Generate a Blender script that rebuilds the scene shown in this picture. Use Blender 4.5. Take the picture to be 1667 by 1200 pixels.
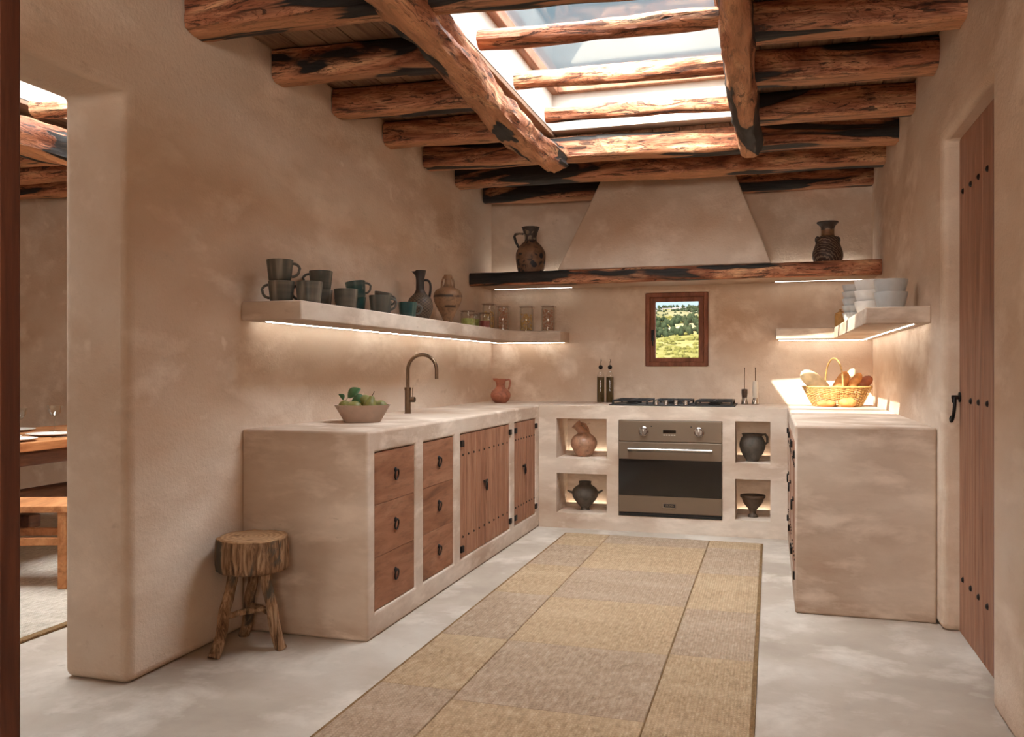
import bpy, bmesh, math, random
from mathutils import Vector, Matrix, Euler, noise
PI = math.pi
R = math.radians
S = bpy.context.scene
COL = S.collection
for o in list(bpy.data.objects):
    bpy.data.objects.remove(o)

# ------------------------------------------------------------------ camera, sky, sun, exposure
cam_d = bpy.data.cameras.new('camera')
cam = bpy.data.objects.new('camera', cam_d)
COL.objects.link(cam)
cam.location = (0, 0, 1.172)
cam.rotation_euler = (R(90), 0, math.atan(421.5 / 1400))
cam_d.sensor_width = 36
cam_d.lens = 36 * 1400 / 1667
cam_d.clip_start = 0.02
cam_d.clip_end = 3000
S.camera = cam

SUN = Vector((0.68, 1.02, -1.0)).normalized()
sun_d = bpy.data.lights.new('sun', 'SUN')
sun_d.energy = 130
sun_d.color = (1.0, 0.92, 0.78)
sun_d.angle = R(0.5)
sun = bpy.data.objects.new('sun', sun_d)
COL.objects.link(sun)
sun.rotation_euler = SUN.to_track_quat('-Z', 'Y').to_euler()

wide_fill_d = bpy.data.lights.new('wide_fill_sun', 'SUN')      # added wide fill sun from behind right, outside the camera's view
wide_fill_d.energy = 132
wide_fill_d.color = (0.95, 0.97, 1.0)
wide_fill_d.angle = R(150)
wide_fill = bpy.data.objects.new('wide_fill_sun', wide_fill_d)
COL.objects.link(wide_fill)
wide_fill.rotation_euler = Vector((-0.55, 0.35, -0.85)).to_track_quat('-Z', 'Y').to_euler()
side_fill_d = bpy.data.lights.new('sun_side_fill', 'SUN')      # added broad fill sun from behind, brightening the hood and back wall
side_fill_d.energy = 40
side_fill_d.color = (1.0, 0.97, 0.92)
side_fill_d.angle = R(100)
side_fill = bpy.data.objects.new('sun_side_fill', side_fill_d)
COL.objects.link(side_fill)
side_fill.rotation_euler = Vector((0.25, 1.0, -0.85)).to_track_quat('-Z', 'Y').to_euler()

end_fill_d = bpy.data.lights.new('window_light', 'AREA')   # added fill lamp before the solid wall behind the camera, no window there
end_fill_d.shape = 'RECTANGLE'
end_fill_d.size = 2.2
end_fill_d.size_y = 1.0
end_fill_d.energy = 265
end_fill_d.color = (1.0, 0.92, 0.83)
win = bpy.data.objects.new('window_light', end_fill_d)
COL.objects.link(win)
win.location = (-0.55, -1.96, 1.95)
win.rotation_euler = (R(90), 0, R(4))
dining_fill_d = bpy.data.lights.new('dining_fill_light', 'AREA')   # added fill lamp to brighten the dining room, against its windowless wall
dining_fill_d.shape = 'RECTANGLE'
dining_fill_d.size = 1.8
dining_fill_d.size_y = 1.2
dining_fill_d.energy = 110
dining_fill_d.color = (1.0, 0.94, 0.87)
dining_fill = bpy.data.objects.new('dining_fill_light', dining_fill_d)
COL.objects.link(dining_fill)
dining_fill.location = (-4.6, -1.96, 1.6)
dining_fill.rotation_euler = (R(90), 0, R(-4))

W = bpy.data.worlds.new('world')
S.world = W
W.use_nodes = True
nt = W.node_tree
nt.nodes.clear()
wo = nt.nodes.new('ShaderNodeOutputWorld')
bg = nt.nodes.new('ShaderNodeBackground')
bg.inputs['Strength'].default_value = 6.3
tc = nt.nodes.new('ShaderNodeTexCoord')
sep = nt.nodes.new('ShaderNodeSeparateXYZ')
nt.links.new(tc.outputs['Generated'], sep.inputs[0])
rmp = nt.nodes.new('ShaderNodeValToRGB')
rmp.color_ramp.elements[0].position = 0.0
rmp.color_ramp.elements[0].color = (0.35, 0.44, 0.48, 1)
rmp.color_ramp.elements[1].position = 0.6
rmp.color_ramp.elements[1].color = (0.27, 0.39, 0.47, 1)
nt.links.new(sep.outputs['Z'], rmp.inputs[0])
mp = nt.nodes.new('ShaderNodeMapping')
mp.inputs['Scale'].default_value = (1.2, 1.6, 6.0)
nt.links.new(tc.outputs['Generated'], mp.inputs[0])
nz = nt.nodes.new('ShaderNodeTexNoise')
nz.inputs['Scale'].default_value = 1.7
nz.inputs['Detail'].default_value = 5
nt.links.new(mp.outputs[0], nz.inputs['Vector'])
cr = nt.nodes.new('ShaderNodeValToRGB')
cr.color_ramp.elements[0].position = 0.45
cr.color_ramp.elements[1].position = 0.72
nt.links.new(nz.outputs['Fac'], cr.inputs[0])
mx = nt.nodes.new('ShaderNodeMix')
mx.data_type = 'RGBA'
nt.links.new(cr.outputs[0], mx.inputs[0])
nt.links.new(rmp.outputs[0], mx.inputs[6])
mx.inputs[7].default_value = (0.41, 0.46, 0.48, 1)
nt.links.new(mx.outputs[2], bg.inputs['Color'])
nt.links.new(bg.outputs[0], wo.inputs[0])

S.view_settings.view_transform = 'Standard'
S.view_settings.look = 'None'
S.view_settings.gamma = 1
S.view_settings.use_curve_mapping = False
S.view_settings.exposure = -1.33
cy = S.cycles
cy.max_bounces = 12
cy.diffuse_bounces = 9
cy.glossy_bounces = 3
cy.transmission_bounces = 6
cy.transparent_max_bounces = 32
cy.caustics_reflective = False
cy.caustics_refractive = False
cy.sample_clamp_indirect = 6
cy.use_denoising = True

# ------------------------------------------------------------------ materials
def lin(c):
    f = lambda v: v / 12.92 if v <= 0.04045 else ((v + 0.055) / 1.055) ** 2.4
    return (f(c[0] / 255), f(c[1] / 255), f(c[2] / 255), 1)

class NT:
    def __init__(s, name):
        s.m = bpy.data.materials.new(name)
        s.m.use_nodes = True
        s.t = s.m.node_tree
        s.t.nodes.clear()
        s.out = s.t.nodes.new('ShaderNodeOutputMaterial')
        s.p = s.t.nodes.new('ShaderNodeBsdfPrincipled')
        s.t.links.new(s.p.outputs[0], s.out.inputs[0])
        s.tc = s.t.nodes.new('ShaderNodeTexCoord')
    def n(s, kind, **kw):
        nd = s.t.nodes.new(kind)
        for k, v in kw.items():
            setattr(nd, k, v)
        return nd
    def l(s, a, b):
        s.t.links.new(a, b)
    def coords(s, scale=(1, 1, 1), rnd=0.0, src='Object'):
        m = s.n('ShaderNodeMapping')
        m.inputs['Scale'].default_value = scale
        s.l(s.tc.outputs[src], m.inputs[0])
        if rnd:
            oi = s.n('ShaderNodeObjectInfo')
            mu = s.n('ShaderNodeMath', operation='MULTIPLY')
            mu.inputs[1].default_value = rnd
            s.l(oi.outputs['Random'], mu.inputs[0])
            s.l(mu.outputs[0], m.inputs['Location'])
        return m.outputs[0]
    def noise(s, vec, scale, detail=4, rough=0.5, dist=0.0):
        n = s.n('ShaderNodeTexNoise')
        n.inputs['Scale'].default_value = scale
        n.inputs['Detail'].default_value = detail
        n.inputs['Roughness'].default_value = rough
        n.inputs['Distortion'].default_value = dist
        s.l(vec, n.inputs['Vector'])
        return n.outputs['Fac']
    def ramp(s, fac, stops):
        r = s.n('ShaderNodeValToRGB')
        e = r.color_ramp.elements
        while len(e) < len(stops):
            e.new(0.5)
        for i, (p, c) in enumerate(stops):
            e[i].position = p
            e[i].color = c if len(c) == 4 else tuple(c) + (1,)
        s.l(fac, r.inputs[0])
        return r.outputs[0]
    def bw(s, fac, a, b):
        return s.ramp(fac, [(a, (0, 0, 0, 1)), (b, (1, 1, 1, 1))])
    def mix(s, fac, a, b, mode='MIX'):
        m = s.n('ShaderNodeMix', data_type='RGBA', blend_type=mode)
        for v, k in ((fac, 0), (a, 6), (b, 7)):
            if isinstance(v, (int, float)):
                m.inputs[k].default_value = v
            elif isinstance(v, tuple):
                m.inputs[k].default_value = v if len(v) == 4 else v + (1,)
            else:
                s.l(v, m.inputs[k])
        return m.outputs[2]
    def col(s, v):
        if isinstance(v, tuple):
            s.p.inputs['Base Color'].default_value = v
        else:
            s.l(v, s.p.inputs['Base Color'])
    def bump(s, h, strength=0.3, dist=0.01):
        b = s.n('ShaderNodeBump')
        b.inputs['Strength'].default_value = strength
        b.inputs['Distance'].default_value = dist
        s.l(h, b.inputs['Height'])
        s.l(b.outputs[0], s.p.inputs['Normal'])
    def set(s, rough=0.5, metal=0.0, spec=None):
        s.p.inputs['Roughness'].default_value = rough
        s.p.inputs['Metallic'].default_value = metal
        if spec is not None:
            s.p.inputs['Specular IOR Level'].default_value = spec
        return s.m

def plain(name, rgb, rough=0.5, metal=0.0, var=0.08, scale=30):
    t = NT(name)
    c = lin(rgb)
    v = t.noise(t.coords(rnd=9), scale, 3)
    d = tuple(x * (1 - var * 2) for x in c[:3])
    h = tuple(min(1, x * (1 + var)) for x in c[:3])
    t.col(t.ramp(v, [(0.3, d), (0.7, h)]))
    return t.set(rough, metal)

def plaster(name, dark, mid, light, patch=0.5, sx=(1, 1, 1), bump=0.25):
    t = NT(name)
    v = t.coords(sx)
    a = t.noise(v, 1.1, 6, 0.58, 0.15)
    b = t.noise(v, 3.1, 8, 0.60, 0.2)
    base = t.ramp(a, [(0.36, lin(dark)), (0.5, lin(mid)), (0.66, lin(light))])
    pale = lin(tuple(min(255, x + 16) for x in light))
    c = t.mix(t.mix(0.8, (0, 0, 0), t.bw(b, 0.5, 0.68)), base, pale)
    f = t.noise(v, 10, 8, 0.68, 0.1)
    c = t.mix(t.bw(f, 0.62, 0.74), c, lin(tuple(x * 0.94 for x in mid)))
    v2 = t.coords((1, 1, 1))
    vo = t.n('ShaderNodeTexVoronoi')
    vo.inputs['Scale'].default_value = 3.2
    vo.inputs['Randomness'].default_value = 1
    wv = t.n('ShaderNodeMix', data_type='VECTOR')
    wv.inputs[0].default_value = 0.12
    t.l(v2, wv.inputs[4])
    nn = t.n('ShaderNodeTexNoise')
    nn.inputs['Scale'].default_value = 9
    t.l(v2, nn.inputs['Vector'])
    t.l(nn.outputs['Color'], wv.inputs[5])
    t.l(wv.outputs[1], vo.inputs['Vector'])
    spot = t.ramp(vo.outputs['Distance'], [(0.06, (1, 1, 1)), (0.1, (0, 0, 0))])
    sp = t.mix(patch, (0, 0, 0), spot)
    c = t.mix(sp, c, lin(tuple(min(255, x + 26) for x in light)))
    t.col(c)
    fine = t.noise(v2, 55, 4, 0.7)
    med = t.noise(v2, 7, 5, 0.6)
    t.bump(t.mix(0.5, fine, t.mix(0.6, med, t.noise(t.coords((12, 12, 17)), 1.0, 5, 0.6))), bump, 0.014)
    return t.set(0.86, 0, 0.25)

M = {}
M['wall'] = plaster('lime_plaster_wall', (208, 181, 156), (221, 200, 179), (231, 216, 199), 0.35, (1, 0.5, 1.15), 0.5)
M['counter'] = plaster('lime_plaster_counter', (180, 156, 136), (200, 181, 163), (217, 202, 186), 0.0, (1, 1, 2.6), 0.12)
M['floor'] = plaster('microcement_floor', (165, 151, 137), (180, 167, 153), (197, 187, 175), 0.15, (1, 1, 1), 0.08)
M['reveal'] = plaster('white_plaster', (196, 186, 174), (206, 197, 186), (214, 206, 196), 0.0, (1, 1, 1), 0.1)

def olive(name, bright=1.0, thr=0.54, end=None):
    t = NT(name)
    v = t.coords((1.5, 7, 7), 40)
    v2 = t.coords((3.2, 42, 42), 13)
    v3 = t.coords((0.85, 6.0, 6.0), 23)
    k = lambda c: tuple(min(0.9, x * bright) for x in lin(c)[:3])
    a = t.noise(v, 1.0, 8, 0.62, 1.6)
    c = t.ramp(a, [(0.34, k((116, 66, 44))), (0.45, k((166, 106, 76))), (0.54, k((196, 138, 104))), (0.66, k((226, 178, 136)))])
    g = t.noise(v2, 1.0, 5, 0.6, 0.5)
    c = t.mix(t.bw(g, 0.5, 0.75), c, k((112, 62, 40)))
    d = t.noise(v3, 1.0, 3, 0.5, 0.7)
    if end:
        se = t.n('ShaderNodeSeparateXYZ'); t.l(t.tc.outputs['Object'], se.inputs[0])
        mr = t.n('ShaderNodeMapRange'); t.l(se.outputs['X'], mr.inputs[0])
        mr.inputs['From Min'].default_value = end[0]; mr.inputs['From Max'].default_value = end[1]
        mr.inputs['To Min'].default_value = 0.3; mr.inputs['To Max'].default_value = 0.0
        zc = t.n('ShaderNodeMath', operation='GREATER_THAN'); t.l(se.outputs['Z'], zc.inputs[0]); zc.inputs[1].default_value = -0.034
        mm = t.n('ShaderNodeMath', operation='MULTIPLY'); t.l(mr.outputs[0], mm.inputs[0]); t.l(zc.outputs[0], mm.inputs[1])
        ad = t.n('ShaderNodeMath', operation='ADD'); t.l(d, ad.inputs[0]); t.l(mm.outputs[0], ad.inputs[1])
        d = ad.outputs[0]
    mask = t.bw(d, thr, thr + 0.014)
    rough_in = t.noise(v2, 0.6, 6, 0.7, 2.0)
    dark = t.ramp(rough_in, [(0.35, (0.008, 0.007, 0.007)), (0.62, (0.030, 0.026, 0.023)), (0.75, (0.12, 0.065, 0.04))])
    ringm = t.ramp(d, [(thr - 0.05, (0, 0, 0)), (thr, (1, 1, 1))])
    c = t.mix(t.mix(0.55, (0, 0, 0), ringm), c, k((70, 34, 20)))
    v4 = t.coords((2.4, 17, 17), 31)
    crack = t.noise(v4, 1.0, 7, 0.7, 2.5)
    cm = t.ramp(crack, [(0.415, (1, 1, 1)), (0.44, (0, 0, 0))])
    vein = t.noise(t.coords((1.9, 11, 11), 17), 1.0, 4, 0.55, 3.2)
    vm = t.ramp(vein, [(0.455, (0, 0, 0)), (0.485, (0.75, 0.75, 0.75)), (0.50, (0, 0, 0)), (0.57, (0, 0, 0)), (0.60, (0.6, 0.6, 0.6)), (0.615, (0, 0, 0))])
    c = t.mix(vm, c, k((72, 34, 20)))
    c = t.mix(t.mix(0.8, (0, 0, 0), cm), c, (0.022, 0.013, 0.01))
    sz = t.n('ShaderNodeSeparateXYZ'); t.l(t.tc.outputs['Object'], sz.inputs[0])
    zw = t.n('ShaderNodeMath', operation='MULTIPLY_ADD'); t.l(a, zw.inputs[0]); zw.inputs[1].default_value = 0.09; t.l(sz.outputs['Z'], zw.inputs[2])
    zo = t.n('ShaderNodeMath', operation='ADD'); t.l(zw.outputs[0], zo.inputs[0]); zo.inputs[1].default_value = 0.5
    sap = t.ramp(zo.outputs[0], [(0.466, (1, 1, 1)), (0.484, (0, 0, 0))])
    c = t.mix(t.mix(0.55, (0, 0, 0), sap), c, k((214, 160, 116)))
    c = t.mix(mask, c, dark)
    t.col(c)
    hh = t.mix(mask, t.mix(0.5, a, g), (0.1, 0.1, 0.1))
    hh = t.mix(cm, hh, (0.15, 0.15, 0.15))
    t.bump(hh, 0.7, 0.02)
    return t.set(0.62, 0, 0.3)
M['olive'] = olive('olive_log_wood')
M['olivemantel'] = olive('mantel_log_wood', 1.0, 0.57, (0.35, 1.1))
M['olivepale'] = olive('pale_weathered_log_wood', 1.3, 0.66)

def wood(name, stops, scale, rough=0.55, bump=0.25, rnd=30, fine=(1, 1, 1)):
    t = NT(name)
    v = t.coords(scale, rnd)
    a = t.noise(v, 1.0, 7, 0.62, 1.0)
    n = len(stops)
    c = t.ramp(a, [(0.3 + 0.4 * i / (n - 1), lin(s)) for i, s in enumerate(stops)])
    g = t.noise(t.coords(tuple(x * 6 for x in scale), rnd), 1.0, 4, 0.6)
    c = t.mix(t.mix(0.35, (0, 0, 0), t.bw(g, 0.5, 0.7)), c, lin(tuple(x * 0.7 for x in stops[0])))
    t.col(c)
    t.bump(g, bump, 0.004)
    return t.set(rough, 0, 0.3)
M['drawer'] = wood('drawer_oak', [(108, 70, 48), (140, 94, 68), (156, 110, 84), (172, 128, 100)], (5, 1.6, 9))
M['plank'] = wood('cupboard_plank_wood', [(116, 76, 54), (148, 102, 78), (162, 118, 92), (176, 134, 108)], (14, 14, 1.6))
M['door'] = wood('door_plank_wood', [(118, 78, 60), (148, 106, 84), (162, 120, 98), (178, 138, 114)], (13, 13, 1.0))
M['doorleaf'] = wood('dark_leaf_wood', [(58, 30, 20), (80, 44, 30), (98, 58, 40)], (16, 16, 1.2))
M['ceil'] = wood('ceiling_board_wood', [(88, 62, 46), (128, 98, 78), (150, 122, 100), (124, 92, 70)], (14, 1.1, 14), 0.8, 0.4)
M['window'] = wood('window_frame_wood', [(104, 58, 40), (138, 84, 60), (156, 100, 76)], (12, 12, 3))
M['skyframe'] = wood('skylight_frame_wood', [(120, 76, 54), (150, 104, 78), (166, 120, 94)], (12, 2, 12))
M['table'] = wood('table_wood', [(150, 92, 52), (190, 130, 84), (206, 152, 104)], (8, 1.2, 8))
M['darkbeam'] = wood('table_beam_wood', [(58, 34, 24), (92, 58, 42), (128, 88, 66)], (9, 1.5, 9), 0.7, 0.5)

def bark():
    t = NT('stool_bark')
    v = t.coords((40, 40, 5), 10)
    a = t.noise(v, 1.0, 8, 0.7, 1.0)
    c = t.ramp(a, [(0.34, lin((66, 48, 38))), (0.47, lin((144, 112, 84))), (0.56, lin((184, 150, 118))), (0.7, lin((214, 190, 160)))])
    b = t.noise(t.coords((5, 5, 3), 6), 1.0, 5, 0.6, 1.0)
    c = t.mix(t.bw(b, 0.55, 0.62), c, lin((96, 90, 80)))
    t.col(c)
    t.bump(a, 0.9, 0.02)
    return t.set(0.85, 0, 0.2)
M['bark'] = bark()
def endgrain():
    t = NT('stool_end_grain')
    w = t.n('ShaderNodeTexWave', wave_type='RINGS', rings_direction='Z')
    w.inputs['Scale'].default_value = 14
    w.inputs['Distortion'].default_value = 5
    w.inputs['Detail'].default_value = 4
    w.inputs['Detail Scale'].default_value = 1.2
    t.l(t.coords(), w.inputs['Vector'])
    n = t.noise(t.coords(), 16, 6, 0.7)
    c = t.ramp(w.outputs['Fac'], [(0.2, lin((168, 132, 98))), (0.8, lin((192, 156, 118)))])
    c = t.mix(t.bw(n, 0.55, 0.7), c, lin((110, 76, 50)))
    t.col(c)
    t.bump(n, 0.5, 0.006)
    return t.set(0.8, 0, 0.2)
M['endgrain'] = endgrain()

def jute(name, a, b):
    t = NT(name)
    v = t.coords()
    w = t.n('ShaderNodeTexWave', wave_type='BANDS', bands_direction='X')
    w.inputs['Scale'].default_value = 26
    w.inputs['Distortion'].default_value = 1.2
    w.inputs['Detail'].default_value = 2
    w.inputs['Detail Scale'].default_value = 6
    t.l(v, w.inputs['Vector'])
    w2 = t.n('ShaderNodeTexWave', wave_type='BANDS', bands_direction='Y')
    w2.inputs['Scale'].default_value = 20
    w2.inputs['Distortion'].default_value = 2
    w2.inputs['Detail'].default_value = 2
    w2.inputs['Detail Scale'].default_value = 6
    t.l(v, w2.inputs['Vector'])
    wv = t.mix(1.0, w.outputs['Color'], w2.outputs['Color'], 'MULTIPLY')
    n = t.noise(t.coords((60, 22, 1), 5), 1.0, 4, 0.7)
    n2 = t.noise(t.coords((1.5, 5, 1), 5), 1.0, 4, 0.6)
    c = t.ramp(n, [(0.3, lin(tuple(x * 0.84 for x in a))), (0.5, lin(a)), (0.72, lin(b))])
    c = t.mix(t.mix(0.3, (0, 0, 0), t.ramp(wv, [(0.0, (1, 1, 1)), (0.4, (0, 0, 0))])), c, lin(tuple(x * 0.72 for x in a)))
    c = t.mix(t.mix(0.25, (0, 0, 0), t.bw(n2, 0.45, 0.65)), c, lin(b))
    t.col(c)
    t.bump(wv, 0.6, 0.006)
    return t.set(0.95, 0, 0.1)
M['jute_gold'] = jute('jute_gold', (182, 155, 123), (203, 180, 150))
M['jute_grey'] = jute('jute_greyish', (174, 150, 126), (196, 176, 154))
M['jute_edge'] = jute('jute_edge', (132, 104, 72), (160, 130, 96))
M['rug2'] = jute('dining_rug', (196, 184, 168), (220, 210, 196))

M['iron'] = plain('black_iron', (34, 28, 26), 0.55, 0.6, 0.15, 60)
M['bronze'] = plain('brushed_bronze', (112, 92, 74), 0.32, 0.9, 0.04, 50)
M['chrome'] = plain('chrome', (176, 172, 168), 0.26, 1.0, 0.02, 10)
M['oven'] = plain('oven_taupe_metal', (120, 104, 88), 0.38, 0.55, 0.02, 6)
M['blackgloss'] = plain('black_glass', (24, 20, 18), 0.08, 0.0, 0.02, 6)
M['blackgloss'].node_tree.nodes['Principled BSDF'].inputs['Specular IOR Level'].default_value = 0.6
M['castiron'] = plain('cast_iron', (26, 25, 25), 0.5, 0.3, 0.1, 60)
M['badge'] = plain('badge_black', (20, 18, 17), 0.3, 0.0, 0.02, 6)
M['print'] = plain('panel_print', (188, 178, 164), 0.5, 0.0, 0.02, 6)

def mugmat(name, cols):
    t = NT(name)
    v = t.coords((26, 26, 0.4), 17)
    a = t.noise(v, 1.0, 2, 0.5)
    c = t.ramp(a, [(0.30 + 0.42 * i / (len(cols) - 1), lin(x)) for i, x in enumerate(cols)])
    b = t.noise(t.coords((1, 1, 30), 7), 1.0, 3)
    c = t.mix(t.mix(0.25, (0, 0, 0), t.bw(b, 0.5, 0.7)), c, lin((150, 140, 126)))
    t.col(c)
    return t.set(0.3)
M['mug'] = mugmat('grey_green_glaze', [(60, 64, 60), (78, 80, 74), (96, 92, 84), (156, 152, 142)])
M['teal'] = mugmat('teal_glaze', [(20, 50, 52), (28, 66, 66), (48, 80, 76), (140, 148, 136)])
M['handle'] = plain('mug_handle_glaze', (92, 90, 84), 0.35)
M['palebowl'] = plain('pale_bowl_glaze', (226, 224, 220), 0.35, 0, 0.02)
M['bluebowl'] = plain('grey_blue_bowl_glaze', (192, 194, 194), 0.35, 0, 0.03)

def pottery(name, base, darkc, rough=0.6, pat=None):
    t = NT(name)
    v = t.coords(rnd=11)
    a = t.noise(v, 22, 6, 0.65, 0.5)
    c = t.ramp(a, [(0.32, lin(tuple(x * 0.75 for x in base))), (0.5, lin(base)), (0.7, lin(tuple(min(255, x * 1.12) for x in base)))])
    if pat == 'lattice':
        s = t.n('ShaderNodeSeparateXYZ'); t.l(t.tc.outputs['Object'], s.inputs[0])
        at = t.n('ShaderNodeMath', operation='ARCTAN2'); t.l(s.outputs['Y'], at.inputs[0]); t.l(s.outputs['X'], at.inputs[1])
        outs = []
        for sg in (1, -1):
            m = t.n('ShaderNodeMath', operation='MULTIPLY'); t.l(at.outputs[0], m.inputs[0]); m.inputs[1].default_value = 9 * sg
            m2 = t.n('ShaderNodeMath', operation='MULTIPLY_ADD'); t.l(s.outputs['Z'], m2.inputs[0]); m2.inputs[1].default_value = 170; t.l(m.outputs[0], m2.inputs[2])
            sn = t.n('ShaderNodeMath', operation='SINE'); t.l(m2.outputs[0], sn.inputs[0])
            ab = t.n('ShaderNodeMath', operation='ABSOLUTE'); t.l(sn.outputs[0], ab.inputs[0])
            outs.append(ab.outputs[0])
        mn = t.n('ShaderNodeMath', operation='MINIMUM'); t.l(outs[0], mn.inputs[0]); t.l(outs[1], mn.inputs[1])
        zb = t.ramp(s.outputs['Z'], [(0.012, (0, 0, 0)), (0.02, (1, 1, 1)), (0.17, (1, 1, 1)), (0.175, (0, 0, 0))])
        msk = t.mix(1.0, t.ramp(mn.outputs[0], [(0.22, (1, 1, 1)), (0.35, (0, 0, 0))]), zb, 'MULTIPLY')
        c = t.mix(msk, c, lin(darkc))
    if pat == 'bands':
        s = t.n('ShaderNodeSeparateXYZ'); t.l(t.tc.outputs['Object'], s.inputs[0])
        zz = t.n('ShaderNodeMath', operation='MULTIPLY_ADD'); t.l(t.noise(v, 14, 2), zz.inputs[0]); zz.inputs[1].default_value = 0.012; t.l(s.outputs['Z'], zz.inputs[2])
        b = t.ramp(zz.outputs[0], [(0.0, (0, 0, 0)), (0.118, (0, 0, 0)), (0.122, (1, 1, 1)), (0.132, (1, 1, 1)), (0.136, (0, 0, 0)), (0.188, (0, 0, 0)), (0.192, (1, 1, 1)), (0.204, (1, 1, 1)), (0.208, (0, 0, 0))])
        p = t.bw(t.noise(v, 12, 3), 0.42, 0.5)
        c = t.mix(t.mix(1.0, b, p, 'MULTIPLY'), c, lin(darkc))
    if pat == 'floral':
        vo = t.n('ShaderNodeTexVoronoi'); vo.inputs['Scale'].default_value = 19; t.l(v, vo.inputs['Vector'])
        n2 = t.noise(v, 13, 2)
        f = t.ramp(vo.outputs['Distance'], [(0.38, (1, 1, 1)), (0.46, (0, 0, 0))])
        c = t.mix(t.mix(1.0, f, t.bw(n2, 0.46, 0.52), 'MULTIPLY'), c, lin(darkc))
    if pat == 'swirl':
        w = t.n('ShaderNodeTexWave', wave_type='RINGS', rings_direction='SPHERICAL')
        w.inputs['Scale'].default_value = 18; w.inputs['Distortion'].default_value = 4
        w.inputs['Detail'].default_value = 1; w.inputs['Detail Scale'].default_value = 2.5
        t.l(v, w.inputs['Vector'])
        c = t.mix(t.bw(w.outputs['Fac'], 0.72, 0.85), c, lin(darkc))
    t.col(c)
    t.bump(a, 0.25, 0.003)
    return t.set(rough)
M['terracotta'] = pottery('terracotta_clay', (166, 104, 80), (90, 50, 40), 0.6)
M['pinkclay'] = pottery('pinkish_clay', (178, 138, 112), (90, 50, 40), 0.35)
M['darkclay'] = pottery('dark_grey_clay', (84, 78, 70), (40, 40, 40), 0.6)
M['brownclay'] = pottery('dark_brown_clay', (86, 70, 56), (40, 40, 40), 0.6)
M['latticejug'] = pottery('lattice_painted_clay', (70, 56, 46), (112, 96, 78), 0.55, 'lattice')
M['jugneck'] = pottery('jug_neck_dark_glaze', (54, 48, 44), (40, 40, 40), 0.5)
M['amphora'] = pottery('banded_clay', (148, 116, 88), (70, 54, 44), 0.5, 'bands')
M['floral'] = pottery('floral_painted_clay', (128, 98, 76), (44, 44, 50), 0.55, 'floral')
M['darkpattern'] = pottery('dark_painted_clay', (66, 58, 54), (140, 124, 104), 0.55, 'floral')
M['swirl'] = pottery('swirl_painted_clay', (66, 44, 36), (132, 112, 92), 0.55, 'swirl')
M['vaseneck'] = pottery('vase_neck_clay', (132, 98, 66), (60, 60, 60), 0.5)
M['whiteware'] = plain('cream_bowl_glaze', (206, 184, 168), 0.45, 0, 0.04)

def glass(name, tint=(1, 1, 1), refl=0.12, rough=0.02, k=0.7):
    t = NT(name)
    tr = t.n('ShaderNodeBsdfTransparent'); tr.inputs[0].default_value = tint + (1,)
    gl = t.n('ShaderNodeBsdfGlossy'); gl.inputs['Roughness'].default_value = rough
    lw = t.n('ShaderNodeLayerWeight'); lw.inputs['Blend'].default_value = 0.25
    mm = t.n('ShaderNodeMath', operation='MULTIPLY_ADD')
    t.l(lw.outputs['Fresnel'], mm.inputs[0]); mm.inputs[1].default_value = k; mm.inputs[2].default_value = refl * 0.3
    ms = t.n('ShaderNodeMixShader')
    t.l(mm.outputs[0], ms.inputs[0]); t.l(tr.outputs[0], ms.inputs[1]); t.l(gl.outputs[0], ms.inputs[2])
    t.l(ms.outputs[0], t.out.inputs[0])
    return t.m
M['glass'] = glass('clear_glass', (0.97, 0.98, 0.97), 0.2, 0.05, 0.35)
M['pane'] = glass('window_pane_glass', (0.97, 0.98, 0.98), 0.05)
M['jarglass'] = glass('jar_glass', (0.99, 0.995, 0.99), 0.12, 0.02, 0.25)
M['oil'] = plain('olive_oil', (74, 54, 20), 0.15, 0, 0.06, 20)
M['leaf'] = plain('fig_leaf', (54, 92, 48), 0.45, 0, 0.15, 30)
M['pear'] = plain('pear_skin', (122, 118, 56), 0.5, 0, 0.22, 26)
M['stem'] = plain('fruit_stem', (84, 62, 34), 0.7)
M['crust'] = plain('bread_crust', (212, 148, 84), 0.7, 0, 0.22, 18)
M['palecrust'] = plain('floured_crust', (238, 216, 172), 0.75, 0, 0.15, 14)
M['darkcrust'] = plain('dark_crust', (156, 92, 62), 0.7, 0, 0.2, 18)
M['wicker'] = plain('wicker', (196, 156, 96), 0.6, 0, 0.2, 60)
M['lime'] = plain('green_peas', (190, 196, 110), 0.6, 0, 0.12, 60)
M['redbean'] = plain('red_beans', (150, 66, 58), 0.5, 0, 0.15, 60)
M['pasta'] = plain('yellow_pasta', (236, 200, 130), 0.6, 0, 0.08, 60)
M['brownpasta'] = plain('brown_pasta', (206, 146, 116), 0.6, 0, 0.1, 60)
M['seal'] = plain('jar_seal_metal', (158, 128, 110), 0.4, 0.6)
M['white'] = plain('white_porcelain', (236, 234, 228), 0.3, 0, 0.01)
M['whitemill'] = plain('white_ceramic', (222, 212, 196), 0.4, 0, 0.02)
M['ochre'] = plain('ochre_clay', (206, 160, 96), 0.6, 0, 0.1)
M['brownglass'] = plain('brown_pepper', (70, 46, 32), 0.4, 0, 0.3, 120)
M['gold'] = plain('brass_foil', (190, 150, 80), 0.3, 0.8)

def emit(name, col, s):
    t = NT(name)
    e = t.n('ShaderNodeEmission')
    e.inputs[0].default_value = col + (1,)
    e.inputs[1].default_value = s
    t.l(e.outputs[0], t.out.inputs[0])
    return t.m
LED = 92
M['led'] = emit('led_strip_glow', (1.0, 0.94, 0.84), LED)
M['ledsoft'] = emit('mantel_led_glow', (1.0, 0.94, 0.84), LED * 0.35)
M['ledniche'] = emit('niche_led_glow', (1.0, 0.86, 0.68), LED * 0.8)

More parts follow.
